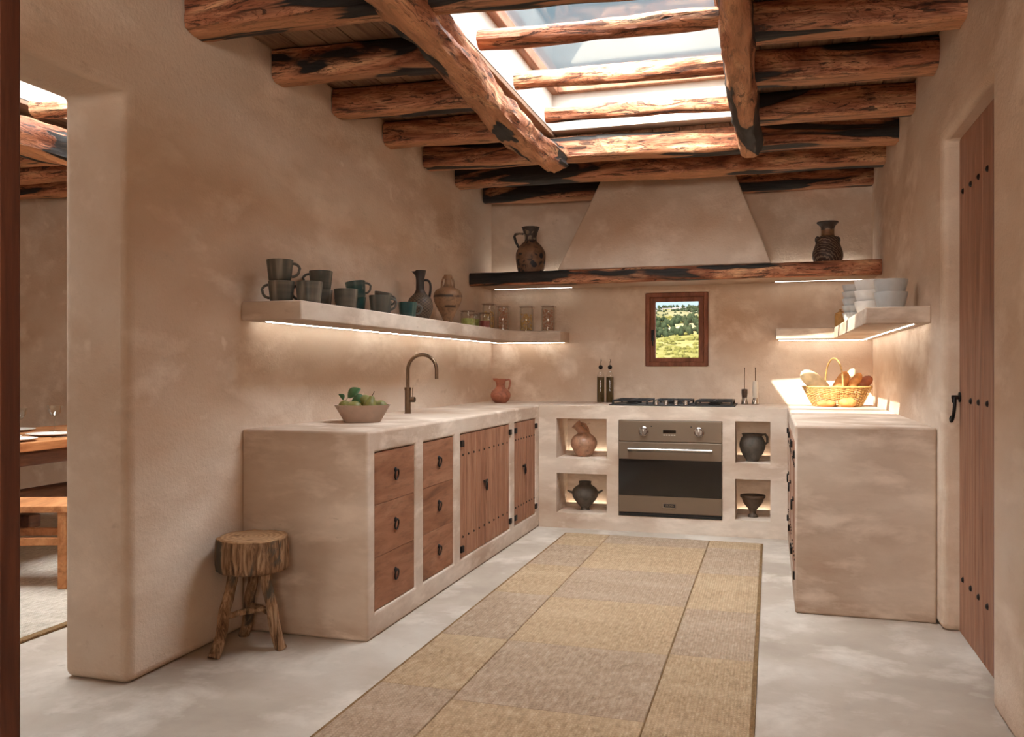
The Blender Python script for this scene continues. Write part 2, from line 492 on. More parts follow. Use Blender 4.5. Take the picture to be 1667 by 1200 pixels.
# ------------------------------------------------------------------ mesh helpers
class B:
    def __init__(s):
        s.v, s.f = [], []
    def add(s, vs, fs):
        k = len(s.v)
        s.v += [tuple(p) for p in vs]
        s.f += [tuple(i + k for i in f) for f in fs]
        return s
    def box(s, x0, x1, y0, y1, z0, z1, ch=0.0):
        if ch <= 0:
            vs = [(x, y, z) for x in (x0, x1) for y in (y0, y1) for z in (z0, z1)]
            return s.add(vs, [(0, 1, 3, 2), (4, 6, 7, 5), (0, 4, 5, 1), (2, 3, 7, 6), (0, 2, 6, 4), (1, 5, 7, 3)])
        bm = bmesh.new()
        bmesh.ops.create_cube(bm, size=1)
        for v in bm.verts:
            v.co = Vector(((x0 + x1) / 2 + v.co.x * (x1 - x0), (y0 + y1) / 2 + v.co.y * (y1 - y0), (z0 + z1) / 2 + v.co.z * (z1 - z0)))
        bmesh.ops.bevel(bm, geom=bm.edges[:], offset=ch, segments=2, affect='EDGES', profile=0.5)
        bm.verts.index_update()
        s.add([v.co[:] for v in bm.verts], [[v.index for v in f.verts] for f in bm.faces])
        bm.free()
        return s
    def lathe(s, prof, c=(0, 0, 0), n=28, sx=1, sy=1, fn=None):
        k = len(s.v)
        for r, z in prof:
            for i in range(n):
                a = 2 * PI * i / n
                p = (c[0] + r * math.cos(a) * sx, c[1] + r * math.sin(a) * sy, c[2] + z)
                if fn:
                    p = fn(p, a, r, z)
                s.v.append(p)
        for j in range(len(prof) - 1):
            for i in range(n):
                a, b = k + j * n + i, k + j * n + (i + 1) % n
                s.f.append((a, b, b + n, a + n))
        for j, rev in ((0, True), (len(prof) - 1, False)):
            if prof[j][0] > 1e-5:
                ring = [k + j * n + i for i in range(n)]
                s.f.append(tuple(reversed(ring)) if rev else tuple(ring))
        return s
    def tube(s, pts, r, n=10, closed=False, flat=1.0):
        pts = [Vector(p) for p in pts]
        m = len(pts)
        rr = r if isinstance(r, (list, tuple)) else [r] * m
        k = len(s.v)
        up = None
        for j, p in enumerate(pts):
            if closed:
                t = (pts[(j + 1) % m] - pts[j - 1]).normalized()
            else:
                t = (pts[min(j + 1, m - 1)] - pts[max(j - 1, 0)]).normalized()
            if up is None:
                up = Vector((0, 0, 1)) if abs(t.z) < 0.9 else Vector((1, 0, 0))
            a = t.cross(up).normalized()
            b = a.cross(t).normalized()
            up = b
            for i in range(n):
                w = 2 * PI * i / n
                s.v.append(tuple(p + a * (math.cos(w) * rr[j]) + b * (math.sin(w) * rr[j] * flat)))
        for j in range(m if closed else m - 1):
            for i in range(n):
                a0, a1 = k + j * n + i, k + j * n + (i + 1) % n
                jj = (j + 1) % m
                b0, b1 = k + jj * n + i, k + jj * n + (i + 1) % n
                s.f.append((a0, a1, b1, b0))
        if not closed:
            s.f.append(tuple(reversed([k + i for i in range(n)])))
            s.f.append(tuple(k + (m - 1) * n + i for i in range(n)))
        return s
    def build(s, name, mat, parent=None, smooth=False, loc=(0, 0, 0), bev=0, seg=3, ang=35, auto=True):
        me = bpy.data.meshes.new(name)
        me.from_pydata(s.v, [], s.f)
        me.validate()
        bm = bmesh.new()
        bm.from_mesh(me)
        bmesh.ops.recalc_face_normals(bm, faces=bm.faces[:])
        bm.to_mesh(me)
        bm.free()
        o = bpy.data.objects.new(name, me)
        COL.objects.link(o)
        me.materials.append(M[mat] if isinstance(mat, str) else mat)
        o.location = loc
        if parent:
            o.parent = parent
        if bev:
            b = o.modifiers.new('bevel', 'BEVEL')
            b.width = bev; b.segments = seg; b.limit_method = 'ANGLE'; b.angle_limit = R(30)
            b.harden_normals = False
            smooth = True
        if smooth:
            for p in me.polygons:
                p.use_smooth = True
            if auto:
                me.set_sharp_from_angle(angle=R(ang))
        return o

def tag(o, label=None, cat=None, group=None, kind=None):
    if label: o['label'] = label
    if cat: o['category'] = cat
    if group: o['group'] = group
    if kind: o['kind'] = kind
    return o
def thing(name, label, cat, loc=(0, 0, 0), rz=0, group=None):
    o = bpy.data.objects.new(name, None)
    o.empty_display_size = 0.05
    COL.objects.link(o)
    o.location = loc
    o.rotation_euler = (0, 0, rz)
    return tag(o, label, cat, group)
KIDS = lambda o: [c for c in bpy.data.objects if c.parent == o]
def dup(root, loc, rz=None, label=None, rot=None):
    kids = KIDS(root)
    r = root.copy()
    COL.objects.link(r)
    r.location = loc
    if rz is not None: r.rotation_euler = (0, 0, rz)
    if rot is not None: r.rotation_euler = rot
    if label: r['label'] = label
    for ch in kids:
        c = ch.copy(); COL.objects.link(c); c.parent = r
        for g in KIDS(ch):
            d = g.copy(); COL.objects.link(d); d.parent = c
    return r
def struct(o):
    o['kind'] = 'structure'
    return o

def slab(axis, lo, hi, us, vs, holes):
    """solid slab with rectangular through-holes. axis = thin axis (0 x, 1 y, 2 z); us, vs = extents on the other two axes"""
    ub = sorted(set([us[0], us[1]] + [h[0] for h in holes] + [h[1] for h in holes]))
    vb = sorted(set([vs[0], vs[1]] + [h[2] for h in holes] + [h[3] for h in holes]))
    ub = [u for u in ub if us[0] <= u <= us[1]]
    vb = [v for v in vb if vs[0] <= v <= vs[1]]
    solid = lambda i, j: 0 <= i < len(ub) - 1 and 0 <= j < len(vb) - 1 and not any(h[0] <= (ub[i] + ub[i + 1]) / 2 <= h[1] and h[2] <= (vb[j] + vb[j + 1]) / 2 <= h[3] for h in holes)
    b = B()
    idx = {}
    def P(i, j, k):
        key = (i, j, k)
        if key not in idx:
            w = lo if k == 0 else hi
            u, v = ub[i], vb[j]
            co = [0, 0, 0]
            o2 = [a for a in (0, 1, 2) if a != axis]
            co[axis] = w; co[o2[0]] = u; co[o2[1]] = v
            idx[key] = len(b.v)
            b.v.append(tuple(co))
        return idx[key]
    for i in range(len(ub) - 1):
        for j in range(len(vb) - 1):
            if not solid(i, j):
                continue
            for k in (0, 1):
                b.f.append((P(i, j, k), P(i + 1, j, k), P(i + 1, j + 1, k), P(i, j + 1, k)))
            if not solid(i - 1, j): b.f.append((P(i, j, 0), P(i, j + 1, 0), P(i, j + 1, 1), P(i, j, 1)))
            if not solid(i + 1, j): b.f.append((P(i + 1, j, 0), P(i + 1, j + 1, 0), P(i + 1, j + 1, 1), P(i + 1, j, 1)))
            if not solid(i, j - 1): b.f.append((P(i, j, 0), P(i + 1, j, 0), P(i + 1, j, 1), P(i, j, 1)))
            if not solid(i, j + 1): b.f.append((P(i, j + 1, 0), P(i + 1, j + 1, 0), P(i + 1, j + 1, 1), P(i, j + 1, 1)))
    return b

def log_mesh(L, w, h, seed, sq=5.5, wob=0.10, bend=0.02, taper=0.0, n=26, m=90):
    """crooked squared log along local +X, length L; wob = surface unevenness"""
    b = B()
    sd = Vector((seed * 7.31, seed * 3.17, seed * 1.9))
    for j in range(m + 1):
        x = L * j / m
        cy_ = bend * noise.noise(Vector((x * 0.7, 0, 0)) + sd)
        cz_ = bend * 0.35 * noise.noise(Vector((x * 1.1, 5, 0)) + sd)
        k = 1 - taper * j / m
        ww = w * (1 + 0.16 * noise.noise(Vector((x * 1.3, 9, 0)) + sd)) * k
        hh = h * (1 + 0.10 * noise.noise(Vector((x * 1.6, 3, 7)) + sd)) * k
        for i in range(n):
            a = 2 * PI * i / n
            ca, sa = math.cos(a), math.sin(a)
            rr = (abs(ca) ** sq + abs(sa) ** sq) ** (-1 / sq)
            y, z = rr * ca, rr * sa
            q = 1 + wob * noise.noise(Vector((x * 2.2, y * 1.6, z * 1.6)) + sd) + wob * 0.5 * noise.noise(Vector((x * 7, y * 3, z * 3)) + sd)
            b.v.append((x, cy_ + y * q * ww / 2, cz_ + z * q * hh / 2))
    for j in range(m):
        for i in range(n):
            a0, a1 = j * n + i, j * n + (i + 1) % n
            b.f.append((a0, a1, a1 + n, a0 + n))
    b.f.append(tuple(reversed(range(n))))
    b.f.append(tuple(m * n + i for i in range(n)))
    return b
def log(name, p0, p1, w, h, seed, label, group=None, mat='olive', **kw):
    p0, p1 = Vector(p0), Vector(p1)
    d = p1 - p0
    o = log_mesh(d.length, w, h, seed, **kw).build(name, mat, None, smooth=True, ang=50)
    o.location = p0
    o.rotation_euler = (0, 0, math.atan2(d.y, d.x))
    o.rotation_euler.rotate_axis('Y', -math.atan2(d.z, math.hypot(d.x, d.y)))
    return tag(o, label, 'beam', group)

# ------------------------------------------------------------------ the room shell
XL, XR, YB = -2.27, 0.73, 6.97
HC = 2.69
floor = struct(slab(2, -0.2, 0.0, (-6.9, 1.3), (-2.3, 7.3), []).build('floor', 'floor'))
wl = struct(slab(0, -2.57, XL, (-2.0, YB), (0.0, 2.72), [(1.2, 2.63, -1, 2.19)]).build('wall_left', 'wall', bev=0.035, seg=4))
wb = struct(slab(1, YB, 7.27, (-2.57, 1.03), (0.0, 2.95), [(-0.975, -0.475, 1.187, 1.783)]).build('wall_back', 'wall', bev=0.016, seg=3))
wr = struct(slab(0, XR, 1.03, (-2.0, YB), (0.0, 2.95), [(3.316, 4.236, -1, 2.19)]).build('wall_right', 'wall', bev=0.03, seg=4))
wf = struct(slab(1, -2.3, -2.0, (-6.9, 1.03), (0.0, 2.95), []).build('wall_front', 'wall'))
wd = struct(slab(1, 5.8, 6.0, (-6.7, -2.57), (0.0, 2.95), []).build('wall_dining_back', 'wall'))
wd2 = struct(slab(0, -6.9, -6.7, (-2.0, 6.0), (0.0, 2.95), []).build('wall_dining_side', 'wall'))
SK = (-1.36, -0.22, 3.29, 5.43)          # skylight shaft x0 x1 y0 y1
SD = (-4.1, -3.0, 2.3, 4.75)             # dining skylight
ceiling = struct(slab(2, 2.717, 2.95, (-6.9, 1.03), (-2.3, 7.27), [SK, SD]).build('ceiling', 'reveal'))
# ceiling boards, one object each, running away from the camera
def board(x0, x1, y0, y1, par, mat='ceil'):
    b = B().box(-(x1 - x0) / 2 + 0.002, (x1 - x0) / 2 - 0.002, 0, y1 - y0, 0, 0.026, 0.003).build('board', mat, par)
    b.location = ((x0 + x1) / 2, y0, HC + random.uniform(-0.003, 0.0))
random.seed(4)
x = XL
while x < XR - 0.01:
    w_ = random.uniform(0.13, 0.175)
    x1 = min(x + w_, XR)
    if x1 > SK[0] and x < SK[1]:
        if x < SK[0] - 0.02: x1 = SK[0]
        elif x < SK[1] - 0.02: x1 = min(x1, SK[1])
    if x >= SK[0] - 0.02 and x < SK[1] - 0.02:
        board(x, x1, 1.6, SK[2], ceiling)
        board(x, x1, SK[3] + 0.12, YB, ceiling)
    else:
        board(x, x1, 1.6, YB, ceiling)
    x = x1
x = -6.7
while x < -2.6:
    x1 = min(x + 0.2, -2.57)
    if x1 > SD[0] and x < SD[0]: x1 = SD[0]
    if SD[0] - 0.01 <= x < SD[1] - 0.05:
        board(x, x1, 4.75, 5.8, ceiling)
    else:
        board(x, x1, 1.6, 5.8, ceiling)
    x = x1
# skylights: timber frame on the shaft and a pane
def skylight(sk, n, mat='skyframe'):
    x0, x1, y0, y1 = sk
    w = struct(bpy.data.objects.new('window_%d' % n, None)); COL.objects.link(w)
    w.location = (x0, y0, 2.95)
    L, D = x1 - x0, y1 - y0
    B().box(-0.08, 0.045, -0.08, D + 0.08, -0.001, 0.07, 0.006).build('frame_rail', mat, w)
    B().box(L - 0.045, L + 0.08, -0.08, D + 0.08, -0.001, 0.07, 0.006).build('frame_rail', mat, w)
    B().box(0.045, L - 0.045, -0.08, 0.045, -0.001, 0.07, 0.006).build('frame_rail', mat, w)
    B().box(0.045, L - 0.045, D - 0.045, D + 0.08, -0.001, 0.07, 0.006).build('frame_rail', mat, w)
    B().box(0.0, L, 0.0, D, 0.071, 0.077).build('pane', 'pane', w)
    return w
skylight(SK, 1)
skylight(SD, 2)

# window in the back wall with the view behind
w3 = struct(bpy.data.objects.new('window_3', None)); COL.objects.link(w3)
w3.location = (-0.725, 7.0, 1.485)
hw, hh = 0.2495, 0.2975
fb = slab(1, -0.02, 0.06, (-hw, hw), (-hh, hh), [(-0.213, 0.213, -0.262, 0.262)]).build('window_frame', 'window', w3, bev=0.006, seg=2)
sash = slab(1, 0.0, 0.05, (-0.2125, 0.2125), (-0.2615, 0.2615), [(-0.172, 0.172, -0.226, 0.226)]).build('sash', 'window', w3, bev=0.005, seg=2)
hd = B().box(-0.203, -0.178, -0.008, 0.0, -0.09, 0.0, 0.002).tube([(-0.19, -0.02, -0.05), (-0.19, -0.02, -0.13)], 0.006, 8).tube([(-0.19, -0.0, -0.05), (-0.19, -0.02, -0.05)], 0.006, 8).build('window_handle', 'iron', sash, smooth=True)
tag(hd, 'black window handle on the left of the sash')
B().box(-0.172, 0.172, 0.024, 0.028, -0.226, 0.226).build('pane', 'pane', w3)

# door in the right wall: four planks in view, nails and a ring
d1 = struct(bpy.data.objects.new('door_1', None)); COL.objects.link(d1)
d1.location = (0.803, 3.3, 0)
seams = [-0.02, 0.17, 0.335, 0.497, 0.63, 0.78, 0.936]
for i in range(len(seams) - 1):
    pk = B().box(0, 0.045, seams[i] + 0.0015, seams[i + 1] - 0.0015, 0.004, 2.19, 0.003).build('plank', 'door', d1)
    yc = (seams[i] + seams[i + 1]) / 2
    for zn in (0.25, 1.035, 1.945):
        if i == len(seams) - 2 and zn == 1.035:
            continue
        B().lathe([(0.0, 0.009), (0.008, 0.007), (0.014, 0.0), (0.0, 0.0)], n=12).build('nail', 'iron', pk, smooth=True).matrix_local = Matrix.Translation((0.0, yc, zn)) @ Matrix.Rotation(-PI / 2, 4, 'Y')
rg = B().tube([(-0.03 + 0.006 * math.cos(a), 0.918 + 0.030 * math.sin(a), 0.99 + 0.052 * math.cos(a)) for a in [2 * PI * k / 24 for k in range(24)]], 0.007, 8, closed=True)
rg.tube([(0.0, 0.918, 1.045), (-0.035, 0.918, 1.045)], 0.009, 10)
rg.tube([(0.0, 0.918, 1.045), (-0.006, 0.918, 1.045)], 0.022, 16)
rg.build('ring_handle', 'iron', d1, smooth=True)
# thick back-panel so no light leaks
B().box(0.046, 0.07, -0.016, 0.93, 0.004, 2.185).build('ledge_board', 'door', d1)

# open door leaf of the doorway to the dining room (left edge of the picture)
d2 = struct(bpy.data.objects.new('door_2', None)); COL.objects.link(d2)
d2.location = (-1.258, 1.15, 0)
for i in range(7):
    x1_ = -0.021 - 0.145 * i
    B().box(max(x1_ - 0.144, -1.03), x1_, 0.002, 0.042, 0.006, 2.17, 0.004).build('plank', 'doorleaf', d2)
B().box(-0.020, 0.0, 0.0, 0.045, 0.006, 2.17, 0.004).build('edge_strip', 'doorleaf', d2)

# ------------------------------------------------------------------ beams
# (y at left wall, y at right wall)
RUNS = [(3.05, 3.14), (3.645, 3.775), (4.235, 4.345), (4.865, 5.015), (5.495, 5.625), (6.125, 6.255), (6.765, 6.925)]
NAMES = ['nearest', 'second', 'third', 'fourth', 'fifth', 'sixth', 'seventh']
BH = 0.150; BZ = 2.613
GB = 'squared olive-wood ceiling beams'
for i, (ya, yb) in enumerate(RUNS):
    yat = lambda x: ya + (yb - ya) * (x - XL) / 3.0
    if i in (0, 4, 5, 6):
        lab = {0: 'thick crooked wooden ceiling beam nearest the camera, cut by the top of the photo',
               4: 'long wooden ceiling beam closing the far end of the skylight, sunlit in its middle',
               5: 'second ceiling beam from the back wall, just behind the skylight beam',
               6: 'ceiling beam nearest the back wall, above the cooker hood'}[i]
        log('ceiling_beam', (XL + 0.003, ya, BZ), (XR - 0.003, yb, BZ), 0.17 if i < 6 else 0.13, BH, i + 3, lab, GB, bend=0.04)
    else:
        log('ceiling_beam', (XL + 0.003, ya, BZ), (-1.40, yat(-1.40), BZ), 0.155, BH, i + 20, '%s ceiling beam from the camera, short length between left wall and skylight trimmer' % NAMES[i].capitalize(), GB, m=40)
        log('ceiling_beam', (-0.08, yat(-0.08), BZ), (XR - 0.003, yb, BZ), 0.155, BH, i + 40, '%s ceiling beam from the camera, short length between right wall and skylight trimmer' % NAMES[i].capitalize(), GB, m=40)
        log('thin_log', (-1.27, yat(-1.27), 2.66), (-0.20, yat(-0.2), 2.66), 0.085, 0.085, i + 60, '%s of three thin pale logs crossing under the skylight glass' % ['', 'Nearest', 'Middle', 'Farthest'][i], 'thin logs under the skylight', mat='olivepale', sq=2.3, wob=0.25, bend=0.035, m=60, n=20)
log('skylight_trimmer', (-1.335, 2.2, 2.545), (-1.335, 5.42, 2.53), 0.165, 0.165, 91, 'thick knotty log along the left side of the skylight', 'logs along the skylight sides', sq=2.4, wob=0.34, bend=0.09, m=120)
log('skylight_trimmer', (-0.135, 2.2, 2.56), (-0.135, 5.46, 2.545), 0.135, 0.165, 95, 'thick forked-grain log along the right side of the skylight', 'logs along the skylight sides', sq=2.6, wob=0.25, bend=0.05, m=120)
# dining room beams
for k, y_ in enumerate((3.0, 3.9, 4.55, 5.0, 5.45)):
    if k < 2:
        log('thin_log', (-4.0, y_, 2.64), (-3.02, y_ + 0.03, 2.64), 0.09, 0.09, 130 + k, '%s thin log under the dining room skylight, seen through the doorway' % ['Near', 'Far'][k], 'thin logs in the dining room', mat='olivepale', sq=2.3, wob=0.25, bend=0.03, m=50)
    else:
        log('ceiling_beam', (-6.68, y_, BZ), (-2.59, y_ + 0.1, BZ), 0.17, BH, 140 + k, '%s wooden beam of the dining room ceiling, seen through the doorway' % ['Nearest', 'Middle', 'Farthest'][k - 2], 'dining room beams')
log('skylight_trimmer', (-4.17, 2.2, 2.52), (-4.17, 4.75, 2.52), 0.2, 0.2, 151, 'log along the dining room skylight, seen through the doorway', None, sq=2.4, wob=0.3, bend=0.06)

# ------------------------------------------------------------------ cooker hood and mantel
hood = B()
zt, zb = 2.69, 1.925
yf0, yf1 = 6.40, 6.62
a = [(-1.565, yf0, zb), (0.004, yf0, zb), (0.004, YB - 0.001, zb), (-1.565, YB - 0.001, zb)]
k_ = (zt - zb) / (2.487 - 1.937)
bx0, bx1 = -1.565 + 0.23 * k_, 0.004 - 0.205 * k_
a += [(bx0, yf1, zt), (bx1, yf1, zt), (bx1, YB - 0.001, zt), (bx0, YB - 0.001, zt)]
hood.add(a, [(0, 1, 2, 3), (4, 5, 6, 7), (0, 1, 5, 4), (1, 2, 6, 5), (2, 3, 7, 6), (3, 0, 4, 7)])
tag(hood.build('cooker_hood', 'wall', bev=0.012), 'tapering plastered chimney hood rising from the wooden mantel to the ceiling', 'hood')
mt = thing('mantel_shelf', 'full-width olive-wood mantel shelf with a black hollow at its left end', 'shelf', (XL + 0.003, 6.36, 1.815))
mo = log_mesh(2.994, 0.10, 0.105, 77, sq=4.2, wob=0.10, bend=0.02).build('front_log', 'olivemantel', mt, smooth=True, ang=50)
mo.location = (0, 0.045, 0.053)
B().box(0, 2.994, 0.10, 0.608, 0.02, 0.100).build('plaster_ledge', 'counter', mt)

# ------------------------------------------------------------------ plaster counters
def recess_counter(name, label, x0, x1, y0, y1, cells):
    pass
# left counter: body behind, facing slab with openings
lc = thing('plaster_counter', 'long plastered counter along the left wall with drawers and plank cupboards', 'counter', (-1.96, 4.74, 0))
ox, oy = 1.96, -4.74
def L_(x): return x + ox
def Y_(y): return y + oy
OPEN = [(3.415, 3.855), (3.962, 4.386), (4.492, 5.431), (5.545, 6.085)]
def merged_slab_body(axis_holes, xa, xb, xc, yr, hz):
    pass
bl = B()
# solid body: one mesh, front face with blind openings
def blind(axis, front, deep, back, us, vs, holes):
    """block with blind recesses opening at 'front'; deep = recess floor coordinate; back = rear coordinate"""
    b = slab(axis, min(front, deep), max(front, deep), us, vs, holes)
    # remove the inner faces lying at deep, then add deep->back block
    keep = []
    for f in b.f:
        if all(abs(b.v[i][axis] - deep) < 1e-7 for i in f):
            continue
        keep.append(f)
    b.f = keep
    o2 = [a_ for a_ in (0, 1, 2) if a_ != axis]
    def mk(w, u, v):
        co = [0, 0, 0]; co[axis] = w; co[o2[0]] = u; co[o2[1]] = v
        return tuple(co)
    k = len(b.v)
    for h in holes:
        k = len(b.v)
        b.v += [mk(deep, h[0], h[2]), mk(deep, h[1], h[2]), mk(deep, h[1], h[3]), mk(deep, h[0], h[3])]
        b.f.append((k, k + 1, k + 2, k + 3))
    k = len(b.v)
    q = [(us[0], vs[0]), (us[1], vs[0]), (us[1], vs[1]), (us[0], vs[1])]
    b.v += [mk(deep, *p) for p in q] + [mk(back, *p) for p in q]
    b.f += [(k, k + 1, k + 5, k + 4), (k + 1, k + 2, k + 6, k + 5), (k + 2, k + 3, k + 7, k + 6), (k + 3, k, k + 4, k + 7), (k + 4, k + 5, k + 6, k + 7)]
    return b
def weld(o, d=0.0005):
    bm = bmesh.new(); bm.from_mesh(o.data)
    bmesh.ops.remove_doubles(bm, verts=bm.verts[:], dist=d)
    # join the collinear ring where recess slab meets the rear block
    bmesh.ops.recalc_face_normals(bm, faces=bm.faces[:])
    bmesh.ops.dissolve_limit(bm, angle_limit=R(1), verts=bm.verts[:], edges=bm.edges[:])
    bm.to_mesh(o.data); bm.free()
    for p in o.data.polygons: p.use_smooth = True
    return o
o = weld(blind(0, -1.65 + ox, -1.69 + ox, XL + 0.001 + ox, (3.34 + oy, YB - 0.001 + oy), (0.0, 0.9), [(a_ + oy, b_ + oy, 0.11, 0.805) for a_, b_ in OPEN]).build('body', 'counter', lc, bev=0.012))
# drawers
def ring_pull(parent, loc, face='+x', r=0.019):
    b = B()
    b.lathe([(0.0, 0.0), (0.012, 0.0), (0.010, 0.004), (0.0, 0.006)], (0, 0, 0), 14)
    b.tube([(0.0 + 0.0, 0.0, 0.0), (0, 0, 0.012)], 0.005, 8)
    pts = [(r * math.sin(t_) , -r + r * math.cos(t_) * 1.25 - 0.002, 0.008 + 0.003 * math.cos(t_)) for t_ in [2 * PI * k / 20 for k in range(20)]]
    b.tube(pts, 0.0036, 8, closed=True)
    o = b.build('ring_pull', 'iron', parent, smooth=True)
    if face == '+x': o.matrix_local = Matrix.Translation(loc) @ Matrix(((0, 0, 1, 0), (1, 0, 0, 0), (0, 1, 0, 0), (0, 0, 0, 1)))
    else: o.matrix_local = Matrix.Translation(loc) @ Matrix(((0, 0, -1, 0), (-1, 0, 0, 0), (0, 1, 0, 0), (0, 0, 0, 1)))
    return o
for (a_, b_) in OPEN[:2]:
    z0 = 0.113
    hgt = (0.802 - 0.113) / 3
    for k in range(3):
        dr = B().box(-1.688, -1.655, a_ + 0.003, b_ - 0.003, z0 + hgt * k + 0.0008, z0 + hgt * (k + 1) - 0.0008, 0.002).build('drawer_front', 'drawer', lc)
        dr.location = (ox, oy, 0)
        ring_pull(dr, (-1.655, (a_ + b_) / 2, z0 + hgt * (k + 0.5) + 0.02))
def cup_door(parent, y0, y1, z0, z1, xf, sgn, n, off, handle, hy, hinges):
    """one plank cupboard door; xf = x of its face, sgn = outward direction"""
    dd = thing('cupboard_door', None, None)
    dd.parent = parent; dd.location = off
    w = (y1 - y0) / n
    for k in range(n):
        xa, xb = sorted((xf, xf - sgn * 0.026))
        B().box(xa, xb, y0 + w * k + 0.0012, y0 + w * (k + 1) - 0.0012, z0, z1, 0.0025).build('plank', 'plank', dd)
        for zn in (z0 + 0.115, z1 - 0.115):
            nl = B().lathe([(0.0, 0.005), (0.004, 0.004), (0.0075, 0.0), (0.0, 0.0)], n=10).build('nail', 'iron', dd, smooth=True)
            nl.matrix_local = Matrix.Translation((xf, y0 + w * (k + 0.5), zn)) @ Matrix.Rotation(sgn * PI / 2, 4, 'Y')
    for zh in (z0 + 0.05, z1 - 0.05):
        ya, yb = (hinges - 0.022, hinges + 0.022)
        xa, xb = sorted((xf, xf + sgn * 0.012))
        B().box(xa, xb, ya, yb, zh - 0.018, zh + 0.018, 0.003).build('hinge', 'iron', dd)
    if handle:
        b = B().box(min(xf, xf + sgn * 0.008), max(xf, xf + sgn * 0.008), hy - 0.035, hy + 0.035, 0.485, 0.5, 0.002)
        b.tube([(xf + sgn * 0.012, hy + 0.012 * math.sin(t_), 0.462 + 0.024 * math.cos(t_)) for t_ in [2 * PI * k / 16 for k in range(16)]], 0.0045, 6, closed=True)
        b.build('latch', 'iron', dd, smooth=True)
    return dd
XF = -1.655
cup_door(lc, 4.495, 4.960, 0.113, 0.802, XF, 1, 5, (ox, oy, 0), True, 4.935, 4.485 + 0.03)
cup_door(lc, 4.963, 5.428, 0.113, 0.802, XF, 1, 5, (ox, oy, 0), False, 0, 5.428 + 0.012)
cup_door(lc, 5.548, 5.815, 0.113, 0.802, XF, 1, 4, (ox, oy, 0), True, 5.79, 5.548 + 0.018)
cup_door(lc, 5.818, 6.082, 0.113, 0.802, XF, 1, 4, (ox, oy, 0), False, 0, 6.082 + 0.012)

# back counter with niches and oven bay
bc = thing('plaster_counter', 'plastered counter on the back wall holding the oven and four open niches', 'counter', (-0.77, 6.56, 0))
bx, by = 0.77, -6.56
NIC = [(-1.513, -1.140, 0.513, 0.805), (-1.513, -1.140, 0.112, 0.402), (-0.237, -0.004, 0.514, 0.805), (-0.237, -0.004, 0.120, 0.404)]
OV = (-1.053, -0.324, 0.113, 0.802)
weld(blind(1, 6.165 + by, 6.52 + by, YB - 0.001 + by, (-1.649 + bx, 0.110 + bx), (0.0, 0.9), [(n_[0] + bx, n_[1] + bx, n_[2], n_[3]) for n_ in NIC] + [(OV[0] + bx, OV[1] + bx, OV[2], OV[3])]).build('body', 'counter', bc, bev=0.009))
for n_ in NIC:
    B().box(n_[0] + bx + 0.01, n_[1] + bx - 0.01, 6.492 + by, 6.500 + by, n_[2] + 0.003, n_[2] + 0.008).build('niche_light', 'ledniche', bc)
    B().box(n_[0] + bx + 0.001, n_[1] + bx - 0.001, 6.468 + by, 6.480 + by, n_[2] + 0.001, n_[2] + 0.03, 0.003).build('niche_lip', 'counter', bc)

# right counter
rc = thing('plaster_counter', 'plastered counter along the right wall, its plain end facing the camera', 'counter', (0.42, 5.64, 0))
rx, ry = -0.42, -5.64
ROPEN = [(4.42, 5.02), (5.12, 5.72), (5.80, 6.10)]
weld(blind(0, 0.111 + rx, 0.151 + rx, XR - 0.001 + rx, (4.335 + ry, YB - 0.001 + ry), (0.0, 0.9), [(a_ + ry, b_ + ry, 0.11, 0.805) for a_, b_ in ROPEN]).build('body', 'counter', rc, bev=0.012))
for (a_, b_) in ROPEN:
    if b_ - a_ > 0.5:
        m_ = (a_ + b_) / 2
        cup_door(rc, a_ + 0.003, m_ - 0.0015, 0.113, 0.802, 0.114, -1, 3, (rx, ry, 0), True, m_, a_ - 0.002)
        cup_door(rc, m_ + 0.0015, b_ - 0.003, 0.113, 0.802, 0.114, -1, 3, (rx, ry, 0), False, 0, b_ + 0.002)
    else:
        cup_door(rc, a_ + 0.003, b_ - 0.003, 0.113, 0.802, 0.114, -1, 3, (rx, ry, 0), True, a_ + 0.06, b_ + 0.002)

# ------------------------------------------------------------------ floating plaster shelves
def shelf(name, label, pts, z0, z1, base):
    n = len(pts)
    b = B()
    b.v = [(x - base[0], y - base[1], 0) for x, y in pts] + [(x - base[0], y - base[1], z1 - z0) for x, y in pts]
    b.f = [tuple(range(n)), tuple(range(n, 2 * n))] + [(i, (i + 1) % n, (i + 1) % n + n, i + n) for i in range(n)]
    t = thing(name, label, 'shelf', (base[0], base[1], z0))
    b.build('slab', 'counter', t, bev=0.006, seg=2)
    return t
cx_, cy_ = -1.968, 6.65
arc = [(cx_ + 0.25 - 0.25 * math.cos(t_), cy_ - 0.25 + 0.25 * math.sin(t_)) for t_ in [PI / 2 * k / 8 for k in range(9)]]
SL = shelf('floating_shelf', 'thick plastered L-shaped shelf wrapping the left corner, holding mugs and jars', [(XL + 0.001, 3.335), (cx_, 3.335)] + arc + [(-1.60, cy_), (-1.60, YB - 0.001), (XL + 0.001, YB - 0.001)], 1.386, 1.472, (-2.12, 5.2))
SR = shelf('floating_shelf', 'thick plastered shelf wrapping the right corner, holding stacked bowls', [(XR - 0.001, 4.49), (XR - 0.001, YB - 0.001), (0.035, YB - 0.001), (0.035, cy_), (0.44, cy_), (0.44, 4.49)], 1.388, 1.470, (0.58, 5.7))
def led(par, x0, x1, y0, y1, z0, z1, base, mat='led'):
    return B().box(x0 - base[0], x1 - base[0], y0 - base[1], y1 - base[1], z0 - base[2], z1 - base[2]).build('led_strip', mat, par)
led(SL, XL + 0.0665, XL + 0.0695, 3.43, 6.93, 1.383, 1.386, (-2.12, 5.2, 1.386))
led(SL, XL + 0.045, -1.63, YB - 0.0695, YB - 0.0665, 1.383, 1.386, (-2.12, 5.2, 1.386))
